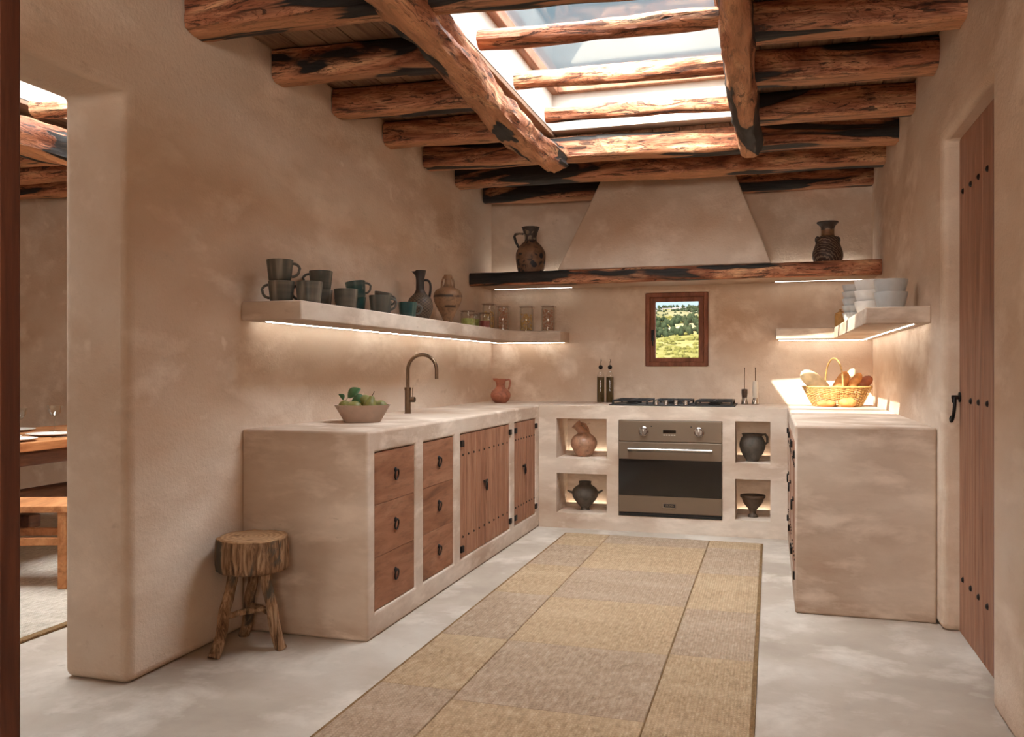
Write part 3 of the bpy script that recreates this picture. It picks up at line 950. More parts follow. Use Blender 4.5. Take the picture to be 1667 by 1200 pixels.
led(SR, XR - 0.0695, XR - 0.0665, 4.55, 6.93, 1.385, 1.388, (0.58, 5.7, 1.388))
led(SR, 0.06, XR - 0.045, YB - 0.0695, YB - 0.0665, 1.385, 1.388, (0.58, 5.7, 1.388))
for (xa, xb) in ((XL + 0.05, -1.56), (0.03, XR - 0.05)):
    led(mt, xa, xb, YB - 0.092, YB - 0.088, 1.8335, 1.835, (XL + 0.003, 6.36, 1.815), 'ledsoft')
    led(mt, xa, xb - 0.02, YB - 0.024, YB - 0.016, 1.915, 1.919, (XL + 0.003, 6.36, 1.815))

# ------------------------------------------------------------------ oven and hob
ov = thing('built_in_oven', 'built-in taupe metal oven with dark glass door and chrome bar handle', 'oven', (-0.6885, 6.165, 0.113))
W2 = 0.362; H_ = 0.688
B().box(-W2 + 0.004, W2 - 0.004, 0.012, 0.34, 0.002, H_ - 0.003).build('casing', 'oven', ov)
cp = B().box(-W2, W2, -0.008, 0.012, H_ - 0.150, H_ - 0.002, 0.003).build('control_panel', 'oven', ov)
dr = B().box(-W2, W2, -0.010, 0.0115, 0.030, H_ - 0.156, 0.003).build('oven_door', 'oven', ov)
tag(B().box(-W2 + 0.002, W2 - 0.002, -0.012, -0.0095, 0.150, H_ - 0.278, 0.0008).build('door_glass', 'blackgloss', dr), 'dark glass pane')
hb = B().tube([(-0.29, -0.052, H_ - 0.205), (0.31 - 0.01, -0.052, H_ - 0.205)], 0.013, 14)
for x_ in (-0.275, 0.285):
    hb.box(x_ - 0.012, x_ + 0.012, -0.052, -0.009, H_ - 0.214, H_ - 0.196, 0.002)
tag(hb.build('bar_handle', 'chrome', dr, smooth=True), 'chrome bar handle')
for k in (0, 1):
    B().box(-W2 + 0.003, W2 - 0.003, -0.006, 0.011, 0.004 + 0.013 * k, 0.012 + 0.013 * k, 0.001).build('vent_slat', 'castiron', ov)
RX = Matrix.Rotation(PI / 2, 4, 'X')
for x_ in (-0.182, 0.205):
    kb = B().lathe([(0.0, 0.0), (0.036, 0.0), (0.035, 0.008), (0.029, 0.011), (0.026, 0.030), (0.022, 0.034), (0.0, 0.034)], n=28)
    kb.box(-0.006, 0.006, -0.024, 0.024, 0.030, 0.042, 0.002)
    ko = kb.build('control_knob', 'chrome', cp, smooth=True)
    ko.matrix_local = Matrix.Translation((x_, -0.008, H_ - 0.078)) @ RX
    tag(ko, 'chrome control knob')
    B().box(x_ + (0.05 if x_ < 0 else -0.058), x_ + (0.058 if x_ < 0 else -0.05), -0.0095, -0.008, H_ - 0.045, H_ - 0.037).build('indicator', 'castiron', cp)
B().box(-0.045, 0.045, -0.0098, -0.0078, H_ - 0.088, H_ - 0.066).build('display', 'blackgloss', cp)
for k in range(5):
    B().box(-0.043 + 0.018 * k, -0.031 + 0.018 * k, -0.0095, -0.0078, H_ - 0.106, H_ - 0.098).build('touch_key', 'print', cp)
B().lathe([(0.0, 0.003), (0.004, 0.002), (0.004, 0), (0, 0)], n=10).build('pilot_lamp', 'chrome', cp, smooth=True).matrix_local = Matrix.Translation((-0.31, -0.008, H_ - 0.072)) @ RX
bd = slab(1, -0.0145, -0.0095, (-0.047, 0.047), (0.07, 0.103), []).build('badge_plate', 'chrome', dr)
bd2 = B().box(-0.042, 0.042, -0.0165, -0.0140, 0.074, 0.099).build('badge', 'badge', dr)
tcv = bpy.data.curves.new('badge_text', 'FONT')
tcv.body = 'VIKING'; tcv.size = 0.021; tcv.extrude = 0.0004; tcv.align_x = 'CENTER'; tcv.align_y = 'CENTER'
tob = bpy.data.objects.new('badge_lettering', tcv); COL.objects.link(tob)
dg = bpy.context.evaluated_depsgraph_get(); dg.update()
tme = bpy.data.meshes.new_from_object(tob.evaluated_get(dg))
bpy.data.objects.remove(tob)
tob = bpy.data.objects.new('badge_lettering', tme); COL.objects.link(tob)
tme.materials.clear(); tme.materials.append(M['chrome'])
tob.parent = dr
tob.matrix_local = Matrix.Translation((0, -0.0172, 0.0865)) @ RX @ Matrix.Diagonal((0.92, 1, 1, 1))

hob = thing('gas_hob', 'black gas hob with cast-iron grates set in the back counter', 'hob', (-0.692, 6.50, 0.9))
B().box(-0.45, 0.45, -0.235, 0.235, 0.0005, 0.010, 0.003).build('hob_plate', 'castiron', hob)
def grate(xc, w, par):
    b = B()
    for y_ in (-0.2, 0.0, 0.2):
        b.box(xc - w / 2, xc + w / 2, y_ - 0.006, y_ + 0.006, 0.03, 0.042, 0.002)
    for x_ in (xc - w / 2, xc, xc + w / 2):
        b.box(x_ - 0.006, x_ + 0.006, -0.205, 0.205, 0.03, 0.042, 0.002)
    for x_ in (xc - w / 2, xc + w / 2):
        for y_ in (-0.2, 0.2):
            b.box(x_ - 0.007, x_ + 0.007, y_ - 0.007, y_ + 0.007, 0.010, 0.031)
    for y_ in (-0.1, 0.1):
        for k in range(4):
            a_ = PI / 4 + k * PI / 2
            b.tube([(xc + 0.03 * math.cos(a_), y_ + 0.03 * math.sin(a_), 0.038), (xc + 0.085 * math.cos(a_), y_ + 0.085 * math.sin(a_), 0.036)], 0.005, 6)
    b.build('grate', 'castiron', par)
for xc in (-0.30, 0.0, 0.30):
    grate(xc, 0.25, hob)
for xc in (-0.30, 0.30):
    for y_ in (-0.1, 0.1):
        bn = B().lathe([(0.045, 0.010), (0.045, 0.018), (0.035, 0.020), (0.035, 0.027), (0.0, 0.029)], (xc, y_, 0), 20).build('burner', 'castiron', hob, smooth=True)
B().lathe([(0.06, 0.010), (0.06, 0.018), (0.05, 0.020), (0.05, 0.027), (0.0, 0.029)], (0, 0.05, 0), 20).build('burner', 'castiron', hob, smooth=True)
for x_ in (-0.105, -0.035, 0.105, 0.035 + 0.1 - 0.1 + 0.0):
    B().lathe([(0.017, 0.010), (0.016, 0.020), (0.013, 0.040), (0.009, 0.044), (0.0, 0.044)], (x_, -0.218, 0), 14).build('hob_knob', 'chrome', hob, smooth=True)

# ------------------------------------------------------------------ tap
tp = thing('kitchen_tap', 'bronze gooseneck tap rising from the left counter', 'tap', (-2.1, 4.793, 0.9))
B().lathe([(0.0, 0.0), (0.021, 0.0), (0.021, 0.004), (0.0185, 0.006), (0.0185, 0.140), (0.0205, 0.142), (0.0205, 0.158), (0.0, 0.158)], n=24).build('body', 'bronze', tp, smooth=True)
sp_ = [(0, 0, 0.156), (0, 0, 0.20), (0, 0, 0.262)]
ra = 0.093
for k in range(1, 17):
    t_ = PI * k / 16
    sp_.append((ra - ra * math.cos(t_), 0, 0.262 + ra * math.sin(t_)))
sp_.append((2 * ra, 0, 0.21))
B().tube(sp_, 0.0105, 16).build('spout', 'bronze', tp, smooth=True)
B().tube([(0.017, 0, 0.085), (0.045, 0, 0.085)], 0.0165, 18).tube([(0.033, 0, 0.085), (0.030, 0, 0.157)], 0.0028, 8).build('lever', 'bronze', tp, smooth=True)

# ------------------------------------------------------------------ mugs
def mug(name, label, mat, loc, rz, group='mugs on the left shelf', sc=1.0, tilt=0):
    t = thing(name, label, 'mug', loc, rz, group)
    r0, r1, h = 0.050 * sc, 0.060 * sc, 0.094 * sc
    B().lathe([(0.0, 0.0), (r0 * 0.93, 0.0), (r0, 0.004), (r1, h), (r1 - 0.002, h + 0.002), (r1 - 0.005, h), (r0 - 0.004, 0.008), (0.0, 0.007)], n=36).build('cup', mat, t, smooth=True)
    hd_ = []
    for k in range(13):
        a_ = -PI / 2 + PI * k / 12
        hd_.append((0.055 * sc + 0.033 * sc * math.cos(a_) - 0.002 + (0.004 if k > 6 else 0), 0, 0.050 * sc + 0.030 * sc * math.sin(a_)))
    B().tube(hd_, 0.0048 * sc, 8, flat=1.3).build('handle', 'handle', t, smooth=True)
    if tilt: t.rotation_euler = (0, tilt, rz)
    return t
zs = 1.4725
mh = 0.0965
A0 = math.atan(421.5 / 1400)
mug('mug', 'Bottom mug of the leftmost stack, handle to the left', 'mug', (-2.13, 3.44, zs), A0 + PI)
mug('mug', 'Top mug of the leftmost stack, handle to the right', 'mug', (-2.135, 3.435, zs + mh), A0 + 0.15)
mug('mug', 'Wide grey mug in front between the two stacks', 'mug', (-2.035, 3.52, zs), A0 + PI - 0.3, sc=1.03)
mug('mug', 'Bottom mug of the second stack, standing behind the wide grey mug', 'mug', (-2.165, 3.86, zs), A0 + 2.2, sc=0.98)
mug('mug', 'Top mug of the second stack, handle to the left', 'mug', (-2.165, 3.86, zs + mh * 0.98), A0 + PI + 0.2, sc=0.98)
mug('mug', 'Grey mug at the shelf front, left of the tall teal mug', 'mug', (-2.035, 3.88, zs), A0 + 2.4)
mug('mug', 'Dark teal mug bottom of its pair, behind the middle grey mugs', 'teal', (-2.165, 4.24, zs), A0 + 2.0, sc=0.92)
t_ = mug('mug', 'Dark teal mug resting tilted on top of the other teal mug', 'teal', (-2.150, 4.225, zs + 0.083), A0 + 2.5, sc=0.92)
t_.rotation_euler = (R(0), R(-7), A0)
mug('mug', 'Pinkish grey mug at the shelf front with its handle to the right', 'mug', (-2.035, 4.27, zs), A0 + 0.05)
mug('mug', 'Lower striped grey mug behind the pinkish grey mug', 'mug', (-2.165, 4.57, zs), A0 + 1.7, sc=0.95)
t_ = mug('mug', 'Striped grey mug leaning on top of the pair left of the small teal mug', 'mug', (-2.165, 4.56, zs + 0.060), A0, sc=0.86)
t_.rotation_euler = (0, R(9), A0)
mug('mug', 'Small teal mug at the right end of the mugs, before the dark jug', 'teal', (-2.04, 4.655, zs), A0 + 0.1, sc=0.92)

# ------------------------------------------------------------------ jugs, vases and pots
def shell(prof, th=0.005):
    inner = [(max(r - th, 0.0), z) for r, z in reversed(prof) if z > prof[0][1] + th]
    return prof + inner + [(0.0, inner[-1][1] if inner else th)]
def smoothprof(pts, n=6):
    out = []
    m = len(pts)
    for i in range(m - 1):
        p0 = pts[max(i - 1, 0)]; p1 = pts[i]; p2 = pts[i + 1]; p3 = pts[min(i + 2, m - 1)]
        for k in range(n):
            t = k / n
            out.append(tuple(0.5 * ((2 * p1[d]) + (-p0[d] + p2[d]) * t + (2 * p0[d] - 5 * p1[d] + 4 * p2[d] - p3[d]) * t * t + (-p0[d] + 3 * p1[d] - 3 * p2[d] + p3[d]) * t ** 3) for d in (0, 1)))
    out.append(pts[-1])
    return out
def arcpts(p0, p1, p2, n=12):
    return [tuple((1 - t) ** 2 * a + 2 * t * (1 - t) * b + t * t * c for a, b, c in zip(p0, p1, p2)) for t in [k / n for k in range(n + 1)]]

# dark lattice jug on the shelf
t = thing('clay_jug', 'dark slim-necked jug with lattice pattern between the mugs and the amphora', 'jug', (-2.12, 5.031, zs), A0)
pf = smoothprof([(0.045, 0.0), (0.066, 0.03), (0.081, 0.085), (0.072, 0.135), (0.040, 0.170), (0.027, 0.195)])
B().lathe([(0, 0)] + pf, n=36).build('body', 'latticejug', t, smooth=True)
def spoutf(p, a, r, z):
    k = max(0.0, (z - 0.285) / 0.035)
    if math.cos(a - PI) > 0.6:
        return (p[0] - 0.018 * k * (math.cos(a - PI) - 0.6) / 0.4, p[1] * (1 - 0.3 * k), p[2] - 0.006 * k)
    return p
nf = smoothprof([(0.027, 0.194), (0.026, 0.24), (0.028, 0.27), (0.038, 0.318)])
B().lathe(shell(nf, 0.004), n=32, fn=spoutf).build('neck', 'jugneck', t, smooth=True)
B().tube(arcpts((0.024, 0, 0.255), (0.085, 0, 0.27), (0.058, 0, 0.150)), 0.0075, 10).build('handle', 'jugneck', t, smooth=True)
# amphora
t = thing('clay_amphora', 'pointed-bottom tan amphora with dark painted bands on the left shelf', 'amphora', (-2.12, 5.516, zs), A0)
pf = smoothprof([(0.022, 0.0), (0.026, 0.012), (0.050, 0.070), (0.088, 0.145), (0.098, 0.195), (0.080, 0.235), (0.038, 0.258), (0.026, 0.275)])
B().lathe([(0, 0)] + pf, n=40).build('body', 'amphora', t, smooth=True)
B().lathe(shell(smoothprof([(0.026, 0.272), (0.022, 0.30), (0.026, 0.332), (0.029, 0.340)]), 0.004), n=28).build('neck', 'amphora', t, smooth=True)
for s_ in (1, -1):
    B().tube(arcpts((0.022 * s_, 0, 0.328), (0.042 * s_, 0, 0.315), (0.043 * s_, 0, 0.248)), 0.0065, 8).build('handle', 'amphora', t, smooth=True)
# floral jug on the mantel
t = thing('painted_jug', 'wide-mouthed jug painted with dark flowers, on the left of the mantel', 'jug', (-1.832, 6.60, 1.921), A0)
pf = smoothprof([(0.094, 0.0), (0.108, 0.05), (0.118, 0.12), (0.115, 0.175), (0.086, 0.225), (0.050, 0.262)])
B().lathe([(0, 0)] + pf, n=40).build('body', 'floral', t, smooth=True)
B().lathe(shell(smoothprof([(0.048, 0.260), (0.047, 0.30), (0.060, 0.345), (0.072, 0.375)]), 0.006), n=32).build('neck', 'darkpattern', t, smooth=True)
B().tube([(-0.056, 0, 0.322), (-0.09, 0, 0.325), (-0.122, 0, 0.318), (-0.130, 0, 0.30), (-0.115, 0, 0.25), (-0.088, 0, 0.205)], [0.009, 0.008, 0.011, 0.011, 0.010, 0.010], 10).build('handle', 'darkpattern', t, smooth=True)
# two-handled vase on the mantel
t = thing('painted_vase', 'dark flared-neck vase with two tiny handles, on the right of the mantel', 'vase', (0.392, 6.60, 1.921), A0)
pf = smoothprof([(0.085, 0.0), (0.102, 0.04), (0.104, 0.085), (0.085, 0.145), (0.075, 0.190), (0.052, 0.205)])
B().lathe([(0, 0)] + pf, n=40).build('body', 'swirl', t, smooth=True)
B().lathe(smoothprof([(0.052, 0.203), (0.046, 0.215), (0.045, 0.250)]), n=32).build('neck', 'vaseneck', t, smooth=True)
B().lathe(shell(smoothprof([(0.045, 0.249), (0.050, 0.275), (0.074, 0.300), (0.074, 0.308)]), 0.005), n=36).build('flared_rim', 'darkpattern', t, smooth=True)
for s_ in (1, -1):
    B().tube([((0.073 + 0.016 * math.cos(a_) * 0.9) * s_, 0, 0.178 + 0.022 * math.sin(a_)) for a_ in [2 * PI * k / 16 for k in range(16)]], 0.0055, 8, closed=True).build('handle', 'jugneck', t, smooth=True)
# terracotta jug on the worktop
t = thing('terracotta_jug', 'small round terracotta jug at the far left corner of the worktop', 'jug', (-2.05, 6.497, 0.9003), A0)
pf = smoothprof([(0.042, 0.0), (0.062, 0.018), (0.079, 0.055), (0.070, 0.090), (0.040, 0.118), (0.034, 0.140), (0.046, 0.190)])
def spf(p, a, r, z):
    if z > 0.17 and math.cos(a - PI) > 0.5:
        return (p[0] - 0.016 * (math.cos(a - PI) - 0.5) * 2, p[1], p[2] + 0.003)
    return p
B().lathe(shell(pf, 0.004), n=36, fn=spf).build('body', 'terracotta', t, smooth=True)
B().tube(arcpts((0.042, 0, 0.178), (0.098, 0, 0.205), (0.062, 0, 0.105)), 0.0075, 10).build('handle', 'terracotta', t, smooth=True)
# niche pots
t = thing('clay_pitcher', 'glazed pinkish pitcher in the upper left niche', 'pitcher', (-1.346, 6.345, 0.5135), A0)
pf = smoothprof([(0.046, 0.0), (0.066, 0.02), (0.098, 0.09), (0.085, 0.140), (0.050, 0.168), (0.036, 0.180)])
B().lathe([(0, 0)] + pf, n=40).build('body', 'pinkclay', t, smooth=True)
nk = B().tube([(0.0, 0, 0.160), (-0.022, 0, 0.195), (-0.045, 0, 0.225), (-0.062, 0, 0.243)], [0.042, 0.032, 0.032, 0.042], 22)
nk.build('neck', 'pinkclay', t, smooth=True)
B().tube([(-0.045, 0, 0.228), (-0.02, 0, 0.246), (0.006, 0, 0.238), (0.026, 0, 0.205), (0.032, 0, 0.165)], [0.012, 0.012, 0.012, 0.012, 0.014], 10).build('handle', 'pinkclay', t, smooth=True)
t = thing('clay_pot', 'round dark grey pot with two upturned lugs in the lower left niche', 'pot', (-1.337, 6.345, 0.1125), A0)
pf = smoothprof([(0.036, 0.0), (0.032, 0.018), (0.060, 0.050), (0.095, 0.105), (0.088, 0.155), (0.050, 0.185), (0.044, 0.193), (0.047, 0.213)])
B().lathe(shell(pf, 0.005), n=40).build('body', 'darkclay', t, smooth=True)
for s_ in (1, -1):
    B().tube([(0.088 * s_, 0, 0.128), (0.112 * s_, 0, 0.134), (0.132 * s_, 0, 0.146)], [0.010, 0.008, 0.006], 8).build('lug_handle', 'darkclay', t, smooth=True)
t = thing('clay_jug', 'squat dark grey jug with one ear handle in the upper right niche', 'jug', (-0.126, 6.33, 0.5145), A0)
pf = smoothprof([(0.042, 0.0), (0.044, 0.012), (0.074, 0.060), (0.090, 0.115), (0.078, 0.160), (0.066, 0.178), (0.074, 0.196)])
B().lathe(shell(pf, 0.005), n=40).build('body', 'darkclay', t, smooth=True)
B().tube([(0.068, 0, 0.188), (0.092, 0, 0.190), (0.106, 0, 0.170), (0.106, 0, 0.135), (0.082, 0, 0.118)], 0.0085, 10).build('handle', 'darkclay', t, smooth=True)
t = thing('footed_bowl', 'dark brown footed clay bowl in the lower right niche', 'bowl', (-0.123, 6.33, 0.1205), A0)
pf = smoothprof([(0.036, 0.0), (0.032, 0.012), (0.021, 0.030), (0.030, 0.055), (0.062, 0.095), (0.078, 0.135), (0.086, 0.140), (0.087, 0.155)])
B().lathe(shell(pf, 0.006), n=40).build('body', 'brownclay', t, smooth=True)

# ------------------------------------------------------------------ storage jars with dried food
random.seed(11)
def jar(loc, r, h, label, fill, fmat, flabel, kind, lid=True):
    t = thing('storage_jar', label, 'jar', loc, A0, 'glass storage jars on the left shelf')
    B().lathe([(0.0, 0.0), (r * 0.96, 0.0), (r, 0.004), (r, h * 0.84), (r * 0.88, h * 0.90), (r * 0.88, h * 0.94), (r * 0.86, h * 0.94), (r * 0.86, h * 0.90), (r - 0.003, h * 0.83), (r - 0.003, 0.006), (0.0, 0.005)], n=28).build('glass_body', 'jarglass', t, smooth=True)
    B().lathe([(0.0, h * 0.945), (r * 0.96, h * 0.945), (r * 0.98, h * 0.96), (r * 0.9, h * 0.985), (r * 0.3, h), (0, h)], n=28).build('glass_lid', 'jarglass', t, smooth=True)
    c = B().tube([(r * 0.93 * math.cos(a_), r * 0.93 * math.sin(a_), h * 0.93) for a_ in [2 * PI * k / 24 for k in range(24)]], 0.0022, 6, closed=True)
    c.tube([(r * 0.93, 0, h * 0.93), (r * 1.15, 0, h * 0.95), (r * 1.12, 0, h * 0.88)], 0.0018, 6)
    c.tube([(-r * 0.93, 0, h * 0.93), (-r * 1.12, 0, h * 0.97)], 0.0018, 6)
    c.build('wire_clasp', 'seal', t, smooth=True)
    b = B()
    ri = r - 0.0045
    if kind == 'solid':
        def fn(p, a, rr, z):
            return (p[0], p[1], p[2] + (0.004 * noise.noise(Vector((p[0] * 90, p[1] * 90, 1))) if z > 0.02 else 0))
        b.lathe([(0.0, 0.0065), (ri, 0.0065)] + [(ri, 0.0065 + (fill - 0.0065) * k / 5) for k in range(1, 6)] + [(ri * 0.6, fill), (0.0, fill)], n=28, fn=fn)
    if kind in ('spiral', 'shell', 'solid'):
        cnt = 130 if kind != 'solid' else 90
        for k in range(cnt):
            pr_ = 0.0055 if kind != 'solid' else 0.0035
            rr = (ri - pr_ * 1.5) * (1.0 if random.random() < 0.7 else random.random())
            if kind == 'solid': rr = ri - pr_ * 0.9
            a_ = random.uniform(0, 2 * PI)
            z = random.uniform(0.0065 + pr_ * 1.3, fill - pr_)
            c0 = Vector((rr * math.cos(a_), rr * math.sin(a_), z))
            if kind == 'solid':
                b.lathe([(0.0, -pr_), (pr_, 0), (0.0, pr_)], tuple(c0), 6)
            else:
                d = Vector((-math.sin(a_), math.cos(a_), random.uniform(-1.2, 1.2))).normalized() * 0.0075
                if kind == 'shell':
                    d *= 0.8
                p0, p1 = c0 - d, c0 + d
                mid = (p0 + p1) / 2 + Vector((math.cos(a_), math.sin(a_), 0)) * -0.004
                b.tube([p0, mid, p1], [0.0022, 0.0034, 0.0022] if kind == 'spiral' else [0.0045, 0.003, 0.0045], 5)
    o = b.build('dried_food', fmat, None, smooth=False, loc=loc)
    tag(o, flabel, 'food', None, 'stuff')
    return t
zj = 1.4725
jar((-2.14, 5.984, zj), 0.056, 0.130, 'Short clip-top jar of green peas, first jar beside the amphora', 0.068, 'lime', 'green dried peas inside the first short jar', 'solid')
jar((-2.19, 6.28, zj), 0.050, 0.125, 'Short clip-top jar partly behind the green pea jar', 0.078, 'lime', 'pale green dried peas in the jar behind', 'solid')
jar((-2.09, 6.22, zj), 0.046, 0.130, 'Short clip-top jar of dark red beans', 0.062, 'redbean', 'dark red dried beans inside the short jar', 'solid')
jar((-2.16, 6.53, zj), 0.052, 0.225, 'Tall clip-top jar of yellow pasta behind the red beans', 0.155, 'pasta', 'yellow pasta inside the tall jar behind the red beans', 'shell')
jar((-2.045, 6.545, zj), 0.048, 0.205, 'Tall clip-top jar of brown pasta twists beside the red beans', 0.185, 'brownpasta', 'brown pasta twists in the tall jar beside the red beans', 'spiral')
jar((-1.929, 6.82, zj), 0.058, 0.220, 'Tall clip-top jar of yellow pasta standing alone', 0.155, 'pasta', 'yellow pasta inside the lone tall jar', 'shell')
jar((-1.746, 6.82, zj), 0.056, 0.220, 'Tall clip-top jar of brown pasta twists at the shelf end', 0.185, 'brownpasta', 'brown pasta twists in the jar at the shelf end', 'spiral')

# ------------------------------------------------------------------ bowls on the right shelf
def bowl(loc, r, h, mat, label, group):
    t = B().lathe([(0.0, 0.0), (r * 0.70, 0.0), (r * 0.74, 0.004), (r * 0.90, h * 0.55), (r, h * 0.93), (r, h), (r - 0.004, h), (r * 0.86, h * 0.70), (r * 0.5, h * 0.66), (0.0, h * 0.64)], n=40).build('bowl', mat, None, smooth=True, loc=loc)
    return tag(t, label, 'bowl', group)
zr = 1.4705
ORD = ['lowest', 'second from the bottom', 'third from the bottom', 'fourth from the bottom', 'top']
for k in range(2):
    bowl((0.60, 4.88, zr + 0.066 * k), 0.083, 0.100, 'bluebowl', 'Grey-blue bowl, %s of the front stack on the right shelf' % ('lower' if k == 0 else 'upper'), 'bowls on the right shelf')
for k in range(3):
    bowl((0.575, 5.45, zr + 0.062 * k), 0.105, 0.095, 'palebowl', 'Large pale bowl, %s of the middle stack on the right shelf' % ('lowest', 'middle', 'top')[k], 'bowls on the right shelf')
for k in range(5):
    bowl((0.525, 6.10, zr + 0.046 * k), 0.072, 0.070, 'bluebowl', 'Small grey bowl, %s of the far stack on the right shelf' % ORD[k], 'bowls on the right shelf')
t = thing('lidded_pot', 'small ochre lidded pot in the corner of the right shelf', 'pot', (0.49, 6.76, zr))
B().lathe([(0, 0), (0.034, 0), (0.040, 0.02), (0.040, 0.095), (0.034, 0.10), (0.0, 0.10)], n=24).build('body', 'ochre', t, smooth=True)
B().lathe([(0.036, 0.10), (0.037, 0.108), (0.012, 0.122), (0.006, 0.128), (0.010, 0.136), (0.0, 0.142)], n=24).build('lid', 'ochre', t, smooth=True)

# ------------------------------------------------------------------ fruit bowl
t = thing('fruit_bowl', 'wide cream bowl of pears standing near the end of the left worktop', 'bowl', (-1.99, 3.97, 0.9003), A0)
B().lathe([(0.0, 0.0), (0.088, 0.0), (0.092, 0.004), (0.139, 0.084), (0.142, 0.088), (0.136, 0.088), (0.088, 0.012), (0.0, 0.010)], n=48).build('dish', 'whiteware', t, smooth=True)
def pear(loc, rot, s_, label, leaves=()):
    t = thing('pear', label, 'fruit', loc, 0, 'pears in the cream bowl')
    t.rotation_euler = rot
    pf = smoothprof([(0.0, -0.034), (0.020, -0.031), (0.034, -0.008), (0.031, 0.016), (0.018, 0.040), (0.012, 0.052), (0.0, 0.057)], 4)
    B().lathe([(r * s_, z * s_) for r, z in pf], n=22).build('flesh', 'pear', t, smooth=True, ang=80)
    B().tube([(0, 0, 0.053 * s_), (0.002, 0.001, 0.066 * s_), (0.006, 0.002, 0.080 * s_)], 0.0018, 6).build('stem', 'stem', t, smooth=True)
    for (dx, dy, dz, ln, rr) in leaves:
        lf = B()
        n = 10
        for k in range(n + 1):
            q = k / n
            wd = 0.5 * ln * 0.72 * math.sin(PI * q) ** 0.8 * (1 - 0.15 * q)
            zc = 0.012 * math.sin(PI * q)
            for s2, off in ((-1, 0.006), (0, 0.0), (1, 0.006)):
                lf.v.append((ln * q, s2 * wd, zc + off * math.sin(PI * q)))
        for k in range(n):
            for j in range(2):
                a_ = k * 3 + j
                lf.f.append((a_, a_ + 1, a_ + 4, a_ + 3))
        lf.tube([(-0.022, 0, -0.012), (-0.008, 0, -0.003), (0.006, 0, 0.001)], 0.0013, 5)
        lo = lf.build('leaf', 'leaf', t, smooth=True, ang=80)
        so = lo.modifiers.new('thick', 'SOLIDIFY'); so.thickness = 0.0012
        m = Matrix.Translation((dx, dy, dz)) @ Euler(rr).to_matrix().to_4x4()
        lo.matrix_local = Euler(rot).to_matrix().to_4x4().inverted() @ m
    return t
cb = Vector((-1.99, 3.97, 0.90))
rt = Vector((math.cos(A0), math.sin(A0), 0)); fw = Vector((-math.sin(A0), math.cos(A0), 0))
def P_(a, b, z): return tuple(cb + rt * a + fw * b + Vector((0, 0, z)))
pear(P_(-0.088, -0.01, 0.078), (R(80), R(20), R(20)), 0.95, 'Leftmost pear in the bowl, carrying a raised leaf', ((0.022, -0.01, 0.045, 0.082, (R(60), R(-35), A0)), (-0.004, -0.005, 0.034, 0.040, (R(70), R(-50), A0 + PI))))
pear(P_(-0.030, -0.055, 0.075), (R(85), R(60), R(-60)), 1.0, 'Pear lying lengthwise at the bowl front', ())
pear(P_(0.045, -0.045, 0.080), (R(-8), R(10), 0), 1.0, 'Upright pear with its stem pointing up, right of centre', ())
pear(P_(0.010, 0.02, 0.102), (R(100), R(30), R(50)), 1.05, 'Green pear on top of the heap with a leaf at its left', ((-0.060, -0.03, 0.006, 0.078, (R(65), R(-8), A0)),))
pear(P_(0.092, -0.005, 0.078), (R(95), R(-30), R(-50)), 0.95, 'Rightmost pear in the bowl', ())
pear(P_(-0.045, 0.06, 0.070), (R(90), 0, R(90)), 1.0, 'Pear at the back left of the bowl', ())
pear(P_(0.06, 0.065, 0.072), (R(90), 0, R(200)), 1.0, 'Pear at the back right of the bowl', ())
pear(P_(0.01, 0.0, 0.046), (R(90), 0, R(10)), 0.95, 'Pear at the middle of the bowl, under the others', ())

# ------------------------------------------------------------------ bottles, mills
for k, x_ in enumerate((-1.302, -1.227)):
    t = thing('oil_bottle', ('Left' if k == 0 else 'Right') + ' of the two tall olive oil bottles beside the hob', 'bottle', (x_, 6.78, 0.9003), 0, 'oil bottles beside the hob')
    B().lathe([(0.0, 0.0), (0.028, 0.0), (0.031, 0.004), (0.031, 0.205), (0.027, 0.225), (0.012, 0.250), (0.011, 0.268), (0.0, 0.268)], n=24).build('glass_bottle', 'jarglass', t, smooth=True)
    B().lathe([(0.0, 0.004), (0.0285, 0.004), (0.0285, 0.204), (0.0, 0.204)], n=24).build('oil', 'oil', t, smooth=True)
    B().lathe([(0.0, 0.264), (0.012, 0.266), (0.018, 0.282), (0.013, 0.296), (0.0, 0.300)], n=18).build('stopper', 'iron', t, smooth=True)
    B().tube([(0, 0, 0.297), (0, 0, 0.318), (0.004, 0, 0.335), (0.002, 0, 0.348)], [0.003, 0.003, 0.005, 0.003], 8).build('pourer', 'chrome', t, smooth=True)
for k, (x_, mt_, hh_, lb) in enumerate(((-0.192, 'brownglass', 0.065, 'Dark brown mill with tall thin rod, right of the hob'), (-0.113, 'whitemill', 0.125, 'Tall white mill with thin rod, right of the dark brown mill'))):
    t = thing('spice_mill', lb, 'mill', (x_, 6.76, 0.9003), 0, 'mills beside the hob')
    B().lathe([(0.0, 0.0), (0.026, 0.0), (0.027, 0.008), (0.018, 0.05), (0.0, 0.05)], n=20).build('glass_foot', 'chrome', t, smooth=True)
    B().lathe([(0.0, 0.05), (0.019, 0.05), (0.022, 0.05 + hh_ * 0.55), (0.022 if k == 0 else 0.017, 0.05 + hh_), (0.0, 0.053 + hh_)], n=20).build('mill_body', mt_, t, smooth=True)
    B().tube([(0, 0, 0.05 + hh_), (0, 0, 0.27)], 0.0028, 8).lathe([(0.0, 0.0), (0.005, 0.006), (0.0, 0.016)], (0, 0, 0.265), 8).build('rod', 'bronze', t, smooth=True)

